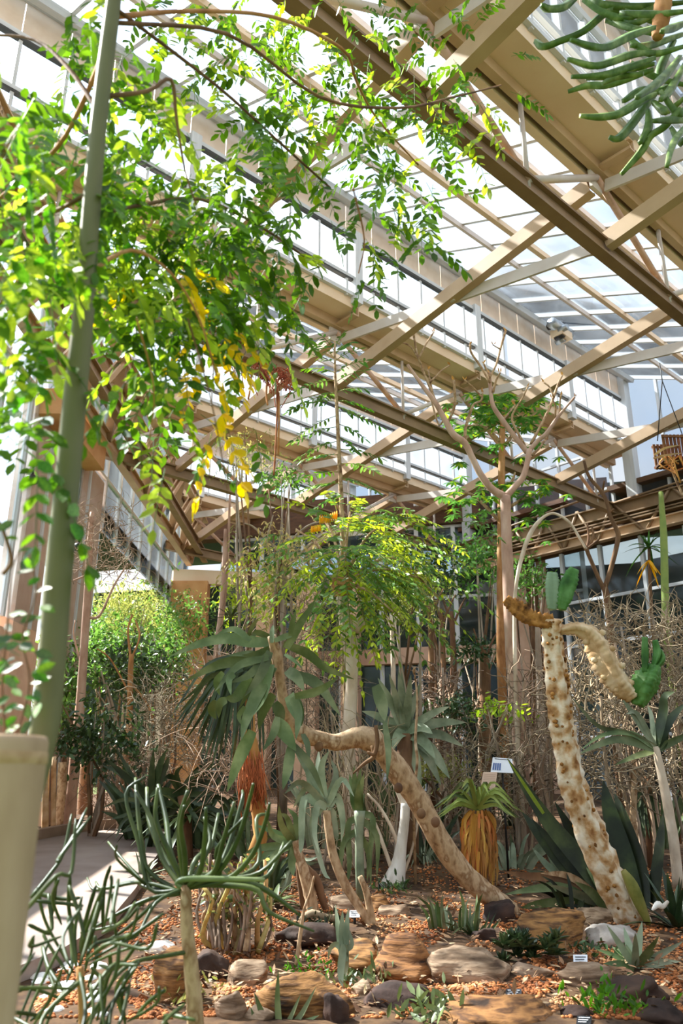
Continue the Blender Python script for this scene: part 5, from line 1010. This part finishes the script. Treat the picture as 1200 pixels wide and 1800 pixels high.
# ---------------------------------------------------------------- dark aloes and bushy stems at left
def dark_aloes():
    base = foot(268, 1500); Y = 10.5; b = P(268, 1440, Y); t = plant('dark_aloe', 'dark green aloe with an upright pair of centre leaves beside the path at left', 'aloe', Vector((b.x, Y, gz(Y))))
    for p, w_ in (([(266, 1400), (267, 1360), (270, 1316)], 15), ([(268, 1400), (280, 1350), (292, 1318)], 16), ([(270, 1402), (290, 1350), (296, 1330)], 12), ([(264, 1402), (235, 1370), (203, 1312)], 12), ([(264, 1404), (225, 1370), (185, 1332)], 15), ([(264, 1406), (225, 1365), (180, 1345)], 16), ([(264, 1410), (225, 1405), (190, 1378)], 12), ([(262, 1412), (220, 1405), (180, 1420)], 8), ([(264, 1415), (225, 1425), (208, 1405)], 10), ([(264, 1418), (230, 1430), (195, 1440)], 10), ([(264, 1420), (220, 1440), (203, 1475)], 8), ([(264, 1405), (240, 1380), (205, 1360)], 14), ([(266, 1420), (245, 1450), (205, 1465)], 12), ([(268, 1415), (275, 1470), (262, 1520)], 12), ([(266, 1420), (250, 1440), (248, 1500)], 10)): pxleaf(t, 'aloe_dark', p, w_, Y, RND.uniform(-.4, .2), th=.25)
    mb = MB(); tube(mb, [P(267, 1410, Y), P(268, 1440, Y), Vector((b.x, Y, gz(Y)))], [.05, .06, .07], 8); mb.build('trunk', 'sword_dark', t); rosette(t, 'aloe_dark', P(266, 1440, Y), 16, .6, .08, (-10, 50), .4, 91)
    Y = 10.2; b = P(330, 1450, Y); t = plant('dark_aloe', 'spreading dark aloe with arching narrow leaves below the drooping leaves of the leaning aloe', 'aloe', Vector((b.x, Y, gz(Y))))
    for p, w_ in (([(318, 1388), (360, 1345), (405, 1358)], 10), ([(318, 1392), (370, 1360), (400, 1400)], 11), ([(318, 1388), (350, 1355), (402, 1345)], 9), ([(320, 1392), (360, 1375), (412, 1385)], 10), ([(320, 1396), (360, 1395), (430, 1382)], 9), ([(322, 1400), (355, 1385), (365, 1420), (340, 1450)], 12), ([(318, 1396), (290, 1400), (282, 1450)], 14), ([(320, 1400), (300, 1430), (275, 1460)], 12), ([(322, 1402), (370, 1420), (395, 1445)], 10), ([(322, 1396), (395, 1405), (405, 1450)], 9), ([(320, 1400), (350, 1440), (420, 1455)], 9), ([(318, 1392), (300, 1365), (285, 1375)], 12), ([(318, 1390), (310, 1360), (322, 1345)], 9), ([(322, 1400), (375, 1450), (445, 1462)], 8), ([(316, 1396), (280, 1390), (262, 1402)], 12), ([(320, 1404), (330, 1450), (318, 1490)], 12), ([(322, 1402), (400, 1430), (440, 1420)], 8), ([(322, 1404), (365, 1470), (400, 1500)], 9), ([(318, 1400), (275, 1430), (258, 1470)], 10)): pxleaf(t, 'aloe_dark', p, w_*1.1, Y, RND.uniform(-.5, .3), th=.25)
    rosette(t, 'aloe_green', P(330, 1435, Y), 26, .75, .07, (-20, 60), .5, 9)
    mb = MB(); tube(mb, [P(320, 1398, Y), P(326, 1430, Y), Vector((b.x, Y, gz(Y)))], [.06, .07, .09], 8); mb.build('trunk', 'bark_brown', t)
    base = foot(415, 1680); Y = base.y; t = plant('jade_bush', 'bushy succulent with many yellowish upright stems and small leaves, lower left centre', 'succulent', base); r = random.Random(17)
    mb = MB(); Ms = []
    for i in range(46):
        x = r.uniform(345, 470); y0 = r.uniform(1500, 1560); b = P(415+(x-415)*.75, 1675+r.uniform(-10, 5), Y+r.uniform(-.2, .3)); p = P(x, y0, Y+r.uniform(-.3, .3)); c = cat_rom([b, b.lerp(p, .4)+rvec(r)*.07, b.lerp(p, .75)+rvec(r)*.08, p], 3)
        if i < 16:
            m2 = MB(); tube(m2, c, [.02-.001*k for k in range(10)], 6, rough=.1); m2.build('stem', 'bark_tan' if i % 2 else 'leaf_straw', t)
        else: tube(mb, c, [.011]*10, 4)
        for k in range(11): q = Vector(c[r.randrange(3, 10)]); Ms.append(leafM(q, rvec(r), rvec(r), r.uniform(.035, .06)))
    mb.build('twigs', 'twig', t, kind='stuff'); scatter('foliage', 'leaf_olive', Ms[::2], .7, t); scatter('foliage', 'aloe_green', Ms[1::2], .6, t)
    b = foot(250, 1560); t = plant('striped_aloe', 'small striped pale aloe clump at the path edge beside the blurred succulent', 'aloe', b); rosette(t, 'aloe_grey', P(250, 1545, b.y), 18, .36, .06, (0, 70), .35, 19)
    b = foot(480, 1605); t = plant('low_aloe', 'flat green aloe rosette on gravel left of the gnarled aloe', 'aloe', b); rosette(t, 'aloe_green', b+UP*.05, 15, .35, .05, (5, 50), .3, 29)
dark_aloes()
# ---------------------------------------------------------------- dark sword-leaved plants at right
def swords():
    b = foot(1095, 1612); Y = b.y+.15; t = plant('sword_plant', 'dark blackish-green broad sword leaves fanning left behind the scaly cactus trunk', 'agave', b)
    for p, w_ in (([(1090, 1608), (1040, 1535), (960, 1440), (892, 1334)], 40), ([(1080, 1606), (1015, 1545), (955, 1475), (918, 1428)], 34), ([(1100, 1608), (1070, 1510), (1035, 1430), (995, 1338)], 36), ([(1115, 1605), (1095, 1510), (1072, 1430), (1060, 1372)], 40), ([(1130, 1605), (1120, 1520), (1095, 1440), (1080, 1395)], 34), ([(1085, 1606), (1040, 1560), (985, 1500), (935, 1440)], 30), ([(1100, 1606), (1060, 1540), (1010, 1470), (975, 1410)], 34), ([(1140, 1606), (1150, 1560), (1160, 1480), (1165, 1430)], 26), ([(1120, 1606), (1130, 1540), (1100, 1470)], 30)): pxleaf(t, 'sword_dark', p, w_, Y, RND.uniform(-.1, .5), th=.12, base=.8)
    pxleaf(t, 'leaf_lime', [(955, 1430), (925, 1385), (890, 1332)], 7, Y-.05, .1, th=.1, name='leaf_edge'); pxleaf(t, 'leaf_olive', [(1010, 1395), (1000, 1365), (990, 1338)], 7, Y-.05, .1, th=.1, name='leaf_edge')
    b = foot(1060, 1600); Y = b.y-.1; t = plant('flat_agave', 'low agave with long flat green and brown leaves lying left of the cactus foot', 'agave', b)
    for p, w_, m in (([(1060, 1585), (1000, 1560), (945, 1562), (888, 1572)], 20, 'aloe_green'), ([(1060, 1590), (1000, 1585), (940, 1590), (905, 1605)], 18, 'aloe_green'), ([(1055, 1580), (1000, 1545), (930, 1540), (885, 1532)], 18, 'bark_brown'), ([(1050, 1575), (1000, 1540), (950, 1535)], 14, 'bark_tan'), ([(1070, 1600), (1020, 1588), (965, 1590)], 22, 'sword_dark'), ([(1070, 1602), (1040, 1570), (1010, 1550)], 18, 'aloe_green'), ([(1060, 1590), (1010, 1570), (965, 1555)], 18, 'aloe_grey'), ([(1080, 1606), (1050, 1590), (1020, 1575)], 14, 'aloe_grey'), ([(1065, 1580), (1045, 1545), (1030, 1525)], 12, 'aloe_green')): pxleaf(t, m, p, w_, Y, RND.uniform(-.2, .1), th=.2)
    b = foot(990, 1545); t = plant('pale_agave', 'mid-size pale green agave with upright broad leaves behind the flat agave', 'agave', b)
    for p, w_ in (([(990, 1545), (985, 1500), (978, 1478)], 24), ([(990, 1546), (960, 1520), (935, 1490)], 15), ([(992, 1546), (1000, 1510), (1005, 1490)], 18), ([(988, 1548), (950, 1535), (925, 1530)], 12), ([(990, 1545), (970, 1505), (955, 1480)], 18)): pxleaf(t, 'aloe_grey', p, w_, b.y, RND.uniform(-.2, .2), th=.18)
    b = foot(1190, 1575); Y = b.y-.1; t = plant('strappy_succulent', 'grey-green strap-leaved succulent on a slim ringed trunk at the right edge', 'succulent', b)
    c, rad = pxpath([(1152, 1312, 11), (1160, 1350, 15), (1172, 1410, 17), (1184, 1480, 18), (1192, 1560, 20)], Y); mb = MB(); tube(mb, c, rad, 9, rough=.05); mb.build('trunk', 'bark_pale', t)
    for p, w_, m in (([(1152, 1312), (1100, 1288), (1050, 1275), (1002, 1222)], 13, 'aloe_grey'), ([(1152, 1318), (1090, 1300), (1050, 1310), (1018, 1325)], 14, 'aloe_green'), ([(1150, 1315), (1110, 1290), (1060, 1292), (1020, 1318)], 11, 'aloe_green'), ([(1152, 1312), (1115, 1260), (1090, 1222)], 13, 'aloe_grey'), ([(1152, 1312), (1165, 1255), (1168, 1225), (1185, 1216)], 20, 'aloe_dark'), ([(1154, 1312), (1178, 1265), (1205, 1235)], 18, 'aloe_dark'), ([(1152, 1316), (1162, 1310), (1168, 1290), (1162, 1270)], 20, 'aloe_dark'), ([(1150, 1312), (1120, 1255), (1100, 1255)], 10, 'aloe_grey'), ([(1150, 1320), (1115, 1330), (1080, 1345)], 12, 'aloe_green'), ([(1150, 1310), (1145, 1260), (1138, 1240)], 10, 'aloe_grey'), ([(1150, 1318), (1190, 1300), (1210, 1290)], 14, 'aloe_green')): pxleaf(t, m, p, w_, Y, RND.uniform(-.2, .2), th=.2)
    b = foot(1190, 1640); Y = b.y; t = plant('dark_grass_aloe', 'clump of dark narrow leaves at the right edge beside the cactus foot', 'aloe', b); rosette(t, 'aloe_dark', b, 22, .55, .06, (5, 85), .3, 23)
    stem(t, 'dried_flower', 'bark_white', [(1146, 1600, 4), (1156, 1590, 12), (1164, 1594, 9), (1174, 1584, 5)], Y-.3)
    Y = 9.4; b = P(1140, 1470, Y); t = plant('hanging_grass', 'dark fine-leaved grass tree with straight drooping blades right of the cactus trunk', 'grass', Vector((b.x, Y, gz(Y)))); r = random.Random(4)
    for i in range(26): x = 1132+r.uniform(-12, 20); pxleaf(t, 'aloe_dark', [(1135+r.uniform(-6, 6), 1365), (x-2, 1420), (x+r.uniform(-2, 14), 1475)], 4.5, Y, r.uniform(-.3, .3), th=.2, name='blade', sub=2, base=.9)
    mb = MB(); tube(mb, [P(1136, 1362, Y), P(1138, 1420, Y), Vector((b.x, Y, gz(Y)))], .05, 7); mb.build('trunk', 'bark_brown', t)
    t, Y = slim('leafless_shrub', 'pale bare stem beside the hanging dark grass at right', 'bark_tan', [(1112, 1330, 9), (1114, 1380, 11), (1112, 1440, 12)], 9.0)
swords()
# ---------------------------------------------------------------- small plants of the front bed
def small():
    b = foot(1112, 1706); t = plant('star_aloe', 'bright grey-green star-shaped aloe at the bottom right beside the white-grey stone', 'aloe', b); Y = b.y
    for x, y, wd in ((1066, 1626, 13), (1096, 1630, 15), (1128, 1620, 15), (1158, 1645, 14), (1200, 1655, 13), (1195, 1690, 13), (1075, 1664, 12), (1100, 1660, 13), (1150, 1672, 14), (1060, 1694, 12), (1085, 1712, 10), (1155, 1715, 12), (1100, 1722, 10), (1170, 1700, 11), (1046, 1668, 10), (1116, 1640, 13)): pxleaf(t, 'aloe_grey' if wd % 2 else 'aloe_green', [(1116, 1702), ((1116+x)/2, (1702+y)/2-(4 if y > 1660 else 0)), (x, y)], wd*1.1, Y, RND.uniform(-.25, .15), th=.25, base=.9)
    b = foot(795, 1648); t = plant('grassy_aloe', 'thin-bladed grassy aloe clump in the gravel above the pinkish boulder', 'aloe', b); Y = b.y; r = random.Random(5)
    for i in range(42):
        x = 740+r.uniform(0, 110); h = r.uniform(20, 95); bx = 760+(x-740)*.7; pxleaf(t, 'aloe_grey' if i % 2 else 'aloe_green', [(bx, 1652), ((bx+x)/2, 1650-h*.6), (x+r.uniform(-14, 14), 1655-h+r.uniform(0, 20))], r.uniform(4, 7), Y, r.uniform(-.3, .2), th=.3, name='blade', sub=3)
    for i in range(22):
        x = 820+r.uniform(-40, 60); pxleaf(t, 'aloe_dark', [(835, 1650), ((835+x)/2, 1640), (x, 1640+r.uniform(-45, 24))], r.uniform(5, 8), Y-.1, r.uniform(-.2, .2), th=.3, name='blade', sub=3)
    b = foot(742, 1525); t = plant('wispy_grass', 'pale wispy grass clump between the white bottle trunk and the leaning aloe trunk', 'grass', b); Y = b.y
    for i in range(34): x = 742+r.gauss(0, 26); pxleaf(t, 'aloe_grey', [(742+r.uniform(-14, 14), 1530), ((742+x)/2, 1500), (x, 1520+r.uniform(-52, 28))], 4, Y, r.uniform(-.4, .3), th=.3, name='blade', sub=3)
    b = foot(940, 1690); t = plant('dark_succulent', 'mound of small dark green succulent rosettes in front of the golden boulder', 'succulent', b); Y = b.y
    for i in range(20):
        x, y = 930+r.uniform(-50, 50), 1672+r.uniform(-22, 20); rosette(t, 'aloe_dark', P(x, y, Y-.1+r.uniform(-.1, .1)), 12, .10, .04, (5, 80), .1, i, th=.5, join=True)
    b = foot(602, 1735); t = plant('blue_aloe', 'blue-grey aloe with upright and hanging flat leaves at bottom centre', 'aloe', b); Y = b.y-.1
    for p, w_ in (([(604, 1690), (596, 1640), (589, 1590)], 15), ([(606, 1690), (608, 1640), (612, 1596)], 14), ([(604, 1680), (600, 1640), (602, 1600)], 16), ([(604, 1660), (598, 1710), (602, 1736)], 15), ([(606, 1660), (608, 1700), (596, 1745)], 13), ([(602, 1670), (590, 1660), (580, 1668), (576, 1690)], 10), ([(606, 1670), (618, 1660), (612, 1630)], 10)): pxleaf(t, 'aloe_grey', p, w_, Y, RND.uniform(-.1, .1), th=.2)
    b = foot(490, 1795); t = plant('upright_aloe', 'few-leaved blue-green aloe standing before the orange boulder at the bottom', 'aloe', b); Y = b.y-.1
    for p, w_ in (([(492, 1815), (488, 1760), (489, 1705)], 13), ([(488, 1815), (465, 1790), (447, 1745)], 15), ([(496, 1815), (525, 1790), (555, 1735)], 12), ([(500, 1815), (530, 1800), (560, 1785)], 13), ([(486, 1815), (455, 1805), (440, 1770)], 12), ([(495, 1815), (510, 1790), (528, 1748)], 10)): pxleaf(t, 'aloe_green', p, w_, Y, 0, th=.25)
    for x, y, n, ll, m, lab in ((540, 1722, 70, .035, 'leaf_fresh', 'tiny fresh green weed on the orange boulder top'), (1075, 1790, 140, .05, 'leaf_fresh', 'bright green mossy tuft at the bottom right between stones'), (650, 1738, 60, .06, 'aloe_green', 'small spiky green tuft right of the blue aloe'), (760, 1798, 80, .07, 'aloe_green', 'green grassy tuft at the bottom edge below the golden slab'), (1045, 1692, 60, .045, 'leaf_dark', 'dark small-leaved creeper beside the white label'), (560, 1640, 90, .05, 'sword_dark', 'dark mossy creeper under the fallen branch'), (690, 1575, 80, .05, 'leaf_dark', 'dark creeper around the foot of the white bottle trunk'), (330, 1770, 60, .05, 'leaf_olive', 'small olive weed beside the tan foreground trunk foot')):
        b = foot(x, y); t = plant('small_weed', lab, 'weed', b); Ms = []
        for i in range(n): q = b+Vector((r.gauss(0, .1), r.gauss(0, .1), abs(r.gauss(0, .05)))); d = rvec(r); d.z = abs(d.z)+.3; Ms.append(leafM(q, d, rvec(r), ll*r.uniform(.7, 1.6)))
        scatter('foliage', m, Ms, .4, t)
small()
# ---------------------------------------------------------------- rocks
def rocks():
    R_ = [(822, 1700, 150, 78, 'rock_pink', 'smooth pinkish-tan boulder in the front row right of centre'), (712, 1700, 140, 74, 'rock_gold', 'broad brown-gold boulder left of the pinkish boulder'), (972, 1643, 138, 78, 'rock_gold', 'large layered golden-brown boulder at right before the leaning trunk foot'), (1060, 1620, 104, 30, 'rock_pink', 'flat tan slab behind the white-grey stone'), (1086, 1650, 82, 44, 'rock_grey', 'angular whitish-grey stone left of the star aloe'),
          (1042, 1722, 110, 46, 'rock_pink', 'low brownish stone below the white label'), (940, 1716, 100, 28, 'rock_pink', 'small pale stone in front of the dark succulent mound'), (1134, 1752, 120, 60, 'rock_dark', 'dark brown boulder under the star aloe'), (528, 1762, 150, 92, 'rock_gold', 'big orange-gold boulder at the bottom left of centre'), (430, 1718, 84, 52, 'rock_pink', 'orange-pink rock behind the big orange-gold boulder'),
          (298, 1735, 74, 100, 'rock_gold', 'tall triangular brown rock left of the foreground tan trunk'), (698, 1607, 56, 40, 'rock_pink', 'round tan rock right of the two-stem aloe foot'), (666, 1600, 40, 40, 'rock_gold', 'small brown rock touching the two-stem aloe'), (604, 1592, 80, 36, 'rock_pink', 'flat pink rock behind the two-stem aloe foot'), (632, 1690, 90, 50, 'rock_gold', 'golden rock behind the blue aloe'), (900, 1795, 220, 44, 'rock_gold', 'long flat slab at the bottom edge right of centre'),
          (642, 1745, 40, 34, 'rock_pink', 'small rounded stone right of the blue aloe'), (405, 1782, 60, 60, 'rock_pink', 'pale brown rock at the bottom left of the upright aloe'), (285, 1672, 60, 26, 'rock_white', 'pinkish white rock beside the foreground tan trunk'), (530, 1652, 110, 44, 'rock_dark', 'dark maroon rock under the bare yellowish stem'), (455, 1790, 50, 44, 'rock_pink', 'small tan rock at the bottom beside the upright aloe'), (590, 1780, 60, 70, 'rock_dark', 'dark rock in the gap below the blue aloe'),
          (880, 1610, 70, 44, 'rock_dark', 'dark brown rock beneath the leaning aloe trunk foot'), (360, 1700, 70, 70, 'rock_dark', 'dark rock behind the foreground tan trunk'), (190, 1443, 60, 30, 'rock_pink', 'heap-like tan rock at the far path edge'), (240, 1448, 50, 26, 'rock_pink', 'tan rock at the far path edge right of its neighbour'), (860, 1650, 50, 34, 'rock_dark', 'dark small rock right of the grassy aloe'), (1010, 1790, 60, 30, 'rock_dark', 'dark stone behind the black label at the bottom'), (1180, 1790, 80, 40, 'rock_dark', 'dark stone in the bottom right corner'), (700, 1765, 120, 40, 'rock_dark', 'dark brown low stone at the bottom centre')]
    for i, (x, y, wpx, hpx, m, lab) in enumerate(R_):
        r = random.Random(i+100); g = G(x, y+hpx*.42); Y = g.y; s = mpp(y, Y)/1.0; W, H = wpx*s*.5, hpx*s*.56
        ax = [(rvec(r), r.uniform(.5, .85)) for _ in range(13)]; vs = []; dip = Vector((r.uniform(-.5, .5), r.uniform(-.3, .3), 1)).normalized(); off = Vector((i*3.1, i*1.7, 0))
        for v in I4[0]:
            p = Vector(tuple(v))
            for d, k in ax:
                e = p.dot(d)-k
                if e > 0: p = p-d*e*.86
            h = p.dot(dip)
            p = p*(1.06+.24*noise.noise(p*1.3+off)+.10*noise.noise(p*3.2+off)+.035*noise.noise(p*11+off)+.05*noise.noise(Vector((h*9, p.x*.8, i))))
            p = Vector((p.x*W*1.16, p.y*W*.85, p.z*H*1.2)); vs.append(g+Vector((0, W*.55, H*.45))+p)
        mb = MB(); mb.add(vs, I4[1]); tag(mb.build('boulder' if wpx > 60 else 'rock', m), lab, 'rock')
    r = random.Random(66); me = None
    for i in range(16):
        x, y = 62+r.uniform(0, 115), 1690+r.uniform(0, 108); g = G(x, y); s = r.uniform(.045, .08); mb = MB()
        mb.add([g+Vector((v[0]*s*1.2, v[1]*s, v[2]*s*.7+s*.3))*1.0+Vector(tuple(v))*s*.2*noise.noise(Vector(tuple(v))*2+Vector((i, 0, 0))) for v in I3[0]], I3[1]) if i == 0 else None
        if i == 0:
            o0 = mb.build('white_pebble', 'rock_white'); o = o0; g0 = g
        else:
            o = o0.copy(); COL.objects.link(o); k = r.uniform(.7, 1.25); o.matrix_basis = Matrix.Translation(g) @ Matrix.Rotation(r.uniform(0, 6), 4, 'Z') @ Matrix.Scale(k, 4) @ Matrix.Translation(-g0)
        tag(o, 'rounded white stone lying by the bottom left path edge among finger succulent stems', 'rock', 'white stones by the path')
rocks()
# ---------------------------------------------------------------- signs and labels
def signs():
    def board(lab, quad, Y, m, post, name='sign', th=.012, pm='metal_dark'):
        c = P(sum(q[0] for q in quad)/4, sum(q[1] for q in quad)/4, Y); base = Vector((c.x, Y+.04, gz(Y))); t = plant(name, lab, 'sign', base)
        vs = [P(x, y, Y-(.05 if i > 1 else -.04)) for i, (x, y) in enumerate(quad)]; n = (vs[1]-vs[0]).cross(vs[3]-vs[0]).normalized()
        if n.y < 0: n = -n
        mb = MB(); mb.add(vs+[v+n*th for v in vs], [(3, 2, 1, 0), (4, 5, 6, 7), (0, 1, 5, 4), (1, 2, 6, 5), (2, 3, 7, 6), (3, 0, 4, 7)]); bo = mb.build('board', m, t, False); t['_bo'] = bo.name
        mb = MB(); tube(mb, [c+n*th*1.5, base], .012, 6); mb.build('post', pm, t)
        return t, vs, n
    def mark(t, vs, n, u0, v0, u1, v1, m, name='printed_line'):
        q = lambda u, v: (vs[0].lerp(vs[1], u)).lerp(vs[3].lerp(vs[2], u), v)-n*.003
        mb = MB(); mb.add([q(u0, v0), q(u1, v0), q(u1, v1), q(u0, v1)], [(0, 1, 2, 3)]); mb.build(name, m, t, False).parent = bpy.data.objects[t['_bo']]
    t, vs, n = board('white tilted information board with a striped blue-grey block, in front of the back trunks', [(866, 1331), (900, 1334), (902, 1359), (862, 1357)], 8.85, 'sign_white', 1)
    for k in range(4): mark(t, vs, n, .06+.1*k, .38, .13+.1*k, .86, 'sign_blue')
    mark(t, vs, n, .1, .08, .8, .12, 'ink'); mark(t, vs, n, .85, .08, .9, .12, 'ink')
    t, vs, n = board('tan tilted information board with faint lines, just below the white board', [(849, 1357), (874, 1357), (868, 1396), (843, 1393)], 8.75, 'sign_tan', 1)
    for k in range(9): mark(t, vs, n, .1, .1+.09*k, .9, .125+.09*k, 'spandrel')
    for lab, quad, Y, m, ink in (('small white plant label with faint lines, below the golden boulder', [(1007, 1678), (1032, 1678), (1032, 1696), (1008, 1697)], G(1018, 1712).y, 'sign_white', 'ink'), ('small grey plant label on a dark stake left of the two-stem aloe foot', [(614, 1600), (633, 1600), (632, 1612), (614, 1612)], G(622, 1640).y, 'sign_white', 'ink'), ('small dark plant label at the bottom right with white lines', [(1014, 1785), (1040, 1786), (1038, 1802), (1012, 1801)], G(1020, 1812).y, 'sign_black', 'sign_white'), ('small dark grey plant label lying left of the low brownish stone', [(889, 1738), (916, 1738), (917, 1752), (888, 1752)], G(900, 1764).y, 'ink', 'sign_white')):
        t, vs, n = board(lab, quad, Y, m, 1, 'plant_label', .006)
        for k in range(3): mark(t, vs, n, .12, .22+.24*k, .88-.1*k, .30+.24*k, ink)
signs()
# ---------------------------------------------------------------- things hung in the roof
def hung():
    Y = 11; c = P(1182, 795, Y); t = plant('slatted_basket', 'brown slatted wooden hanging basket at the right edge below the end glazing', 'basket', c); s = mpp(795, Y); r = random.Random(1)
    for side in (-1, 1):
        for i in range(8):
            mb = MB(); box(mb, c+Vector(((i-3.5)*6.5*s, side*.18, 0)), (1, 0, 0), (0, 1, 0), UP, (2.2*s, .012, 24*s)); mb.build('slat', 'slat_wood', t, False)
        for z in (-20, 20):
            mb = MB(); box(mb, c+Vector((0, side*.2, z*s)), (1, 0, 0), (0, 1, 0), UP, (26*s, .01, 2*s)); mb.build('rail', 'slat_wood', t, False)
    mb = MB(); box(mb, c-UP*20*s, (1, 0, 0), (0, 1, 0), UP, (25*s, .17, 2*s)); mb.build('base_board', 'dark_timber', t, False)
    for x in (-24, 24):
        mb = MB(); tube(mb, [c+Vector((x*s, 0, 22*s)), c+Vector((0, 0, 1.2)), Vector((c.x, c.y, 7.4))], .008, 4); mb.build('hanging_wire', 'metal_dark', t)
    t2 = plant('basket_orchid', 'bare-rooted pale plant hanging from the slatted basket', 'plant', c-UP*.2)
    for i in range(12): mb = MB(); q = c+Vector((r.uniform(-.22, .05), -.22, -.15)); tube(mb, cat_rom([q, q+Vector((r.uniform(-.15, .1), -.05, -.15)), q+Vector((r.uniform(-.2, .12), -.05, -.42*r.random()-.12))], 3), .012, 4); mb.build('root', 'straw_orange', t2)
    for p in ([(1150, 800), (1168, 788), (1196, 782)], [(1148, 806), (1172, 800), (1200, 796)], [(1160, 800), (1175, 812), (1195, 808)]): pxleaf(t2, 'leaf_straw', p, 5, Y-.25, 0)
    Y = P(455, 645, 1).y; b = GB[2]; rr = ray(455, 640); q0 = CAM+rr*(b/(rr.x*Bv.x+rr.y*Bv.y)); t = plant('root_mat', 'mat of rust-coloured dead aerial roots draped over the roof chord with long hanging strands', 'roots', q0); mb = MB(); lg = MB(); r = random.Random(12)
    for i in range(230):
        f = r.uniform(-48, 52); px, py = 455+f, 640+f*.42; q = P(px, py+r.uniform(-14, 10), q0.y-.15+r.uniform(-.15, .25)-f*.004)
        l = r.uniform(.05, .28)*(1 if r.random() < .85 else 2.2); tube(mb, [q, q+Vector((r.uniform(-.12, .12), 0, -l*.3)), q+Vector((r.uniform(-.12, .12), 0, -l))], .008, 3, cap=False)
    mb.build('root_tangle', 'root_rust', t, kind='stuff')
    for pts in ([(486, 680), (487, 720), (484, 790), (481, 835)], [(420, 640), (418, 665), (412, 690)], [(490, 690), (490, 740), (489, 800)], [(470, 660), (468, 690), (470, 712)], [(442, 650), (440, 680), (436, 702)]): stem(t, 'root_strand', 'root_rust', [(a, b_, 3.5) for a, b_ in pts], q0.y-.2)
hung()
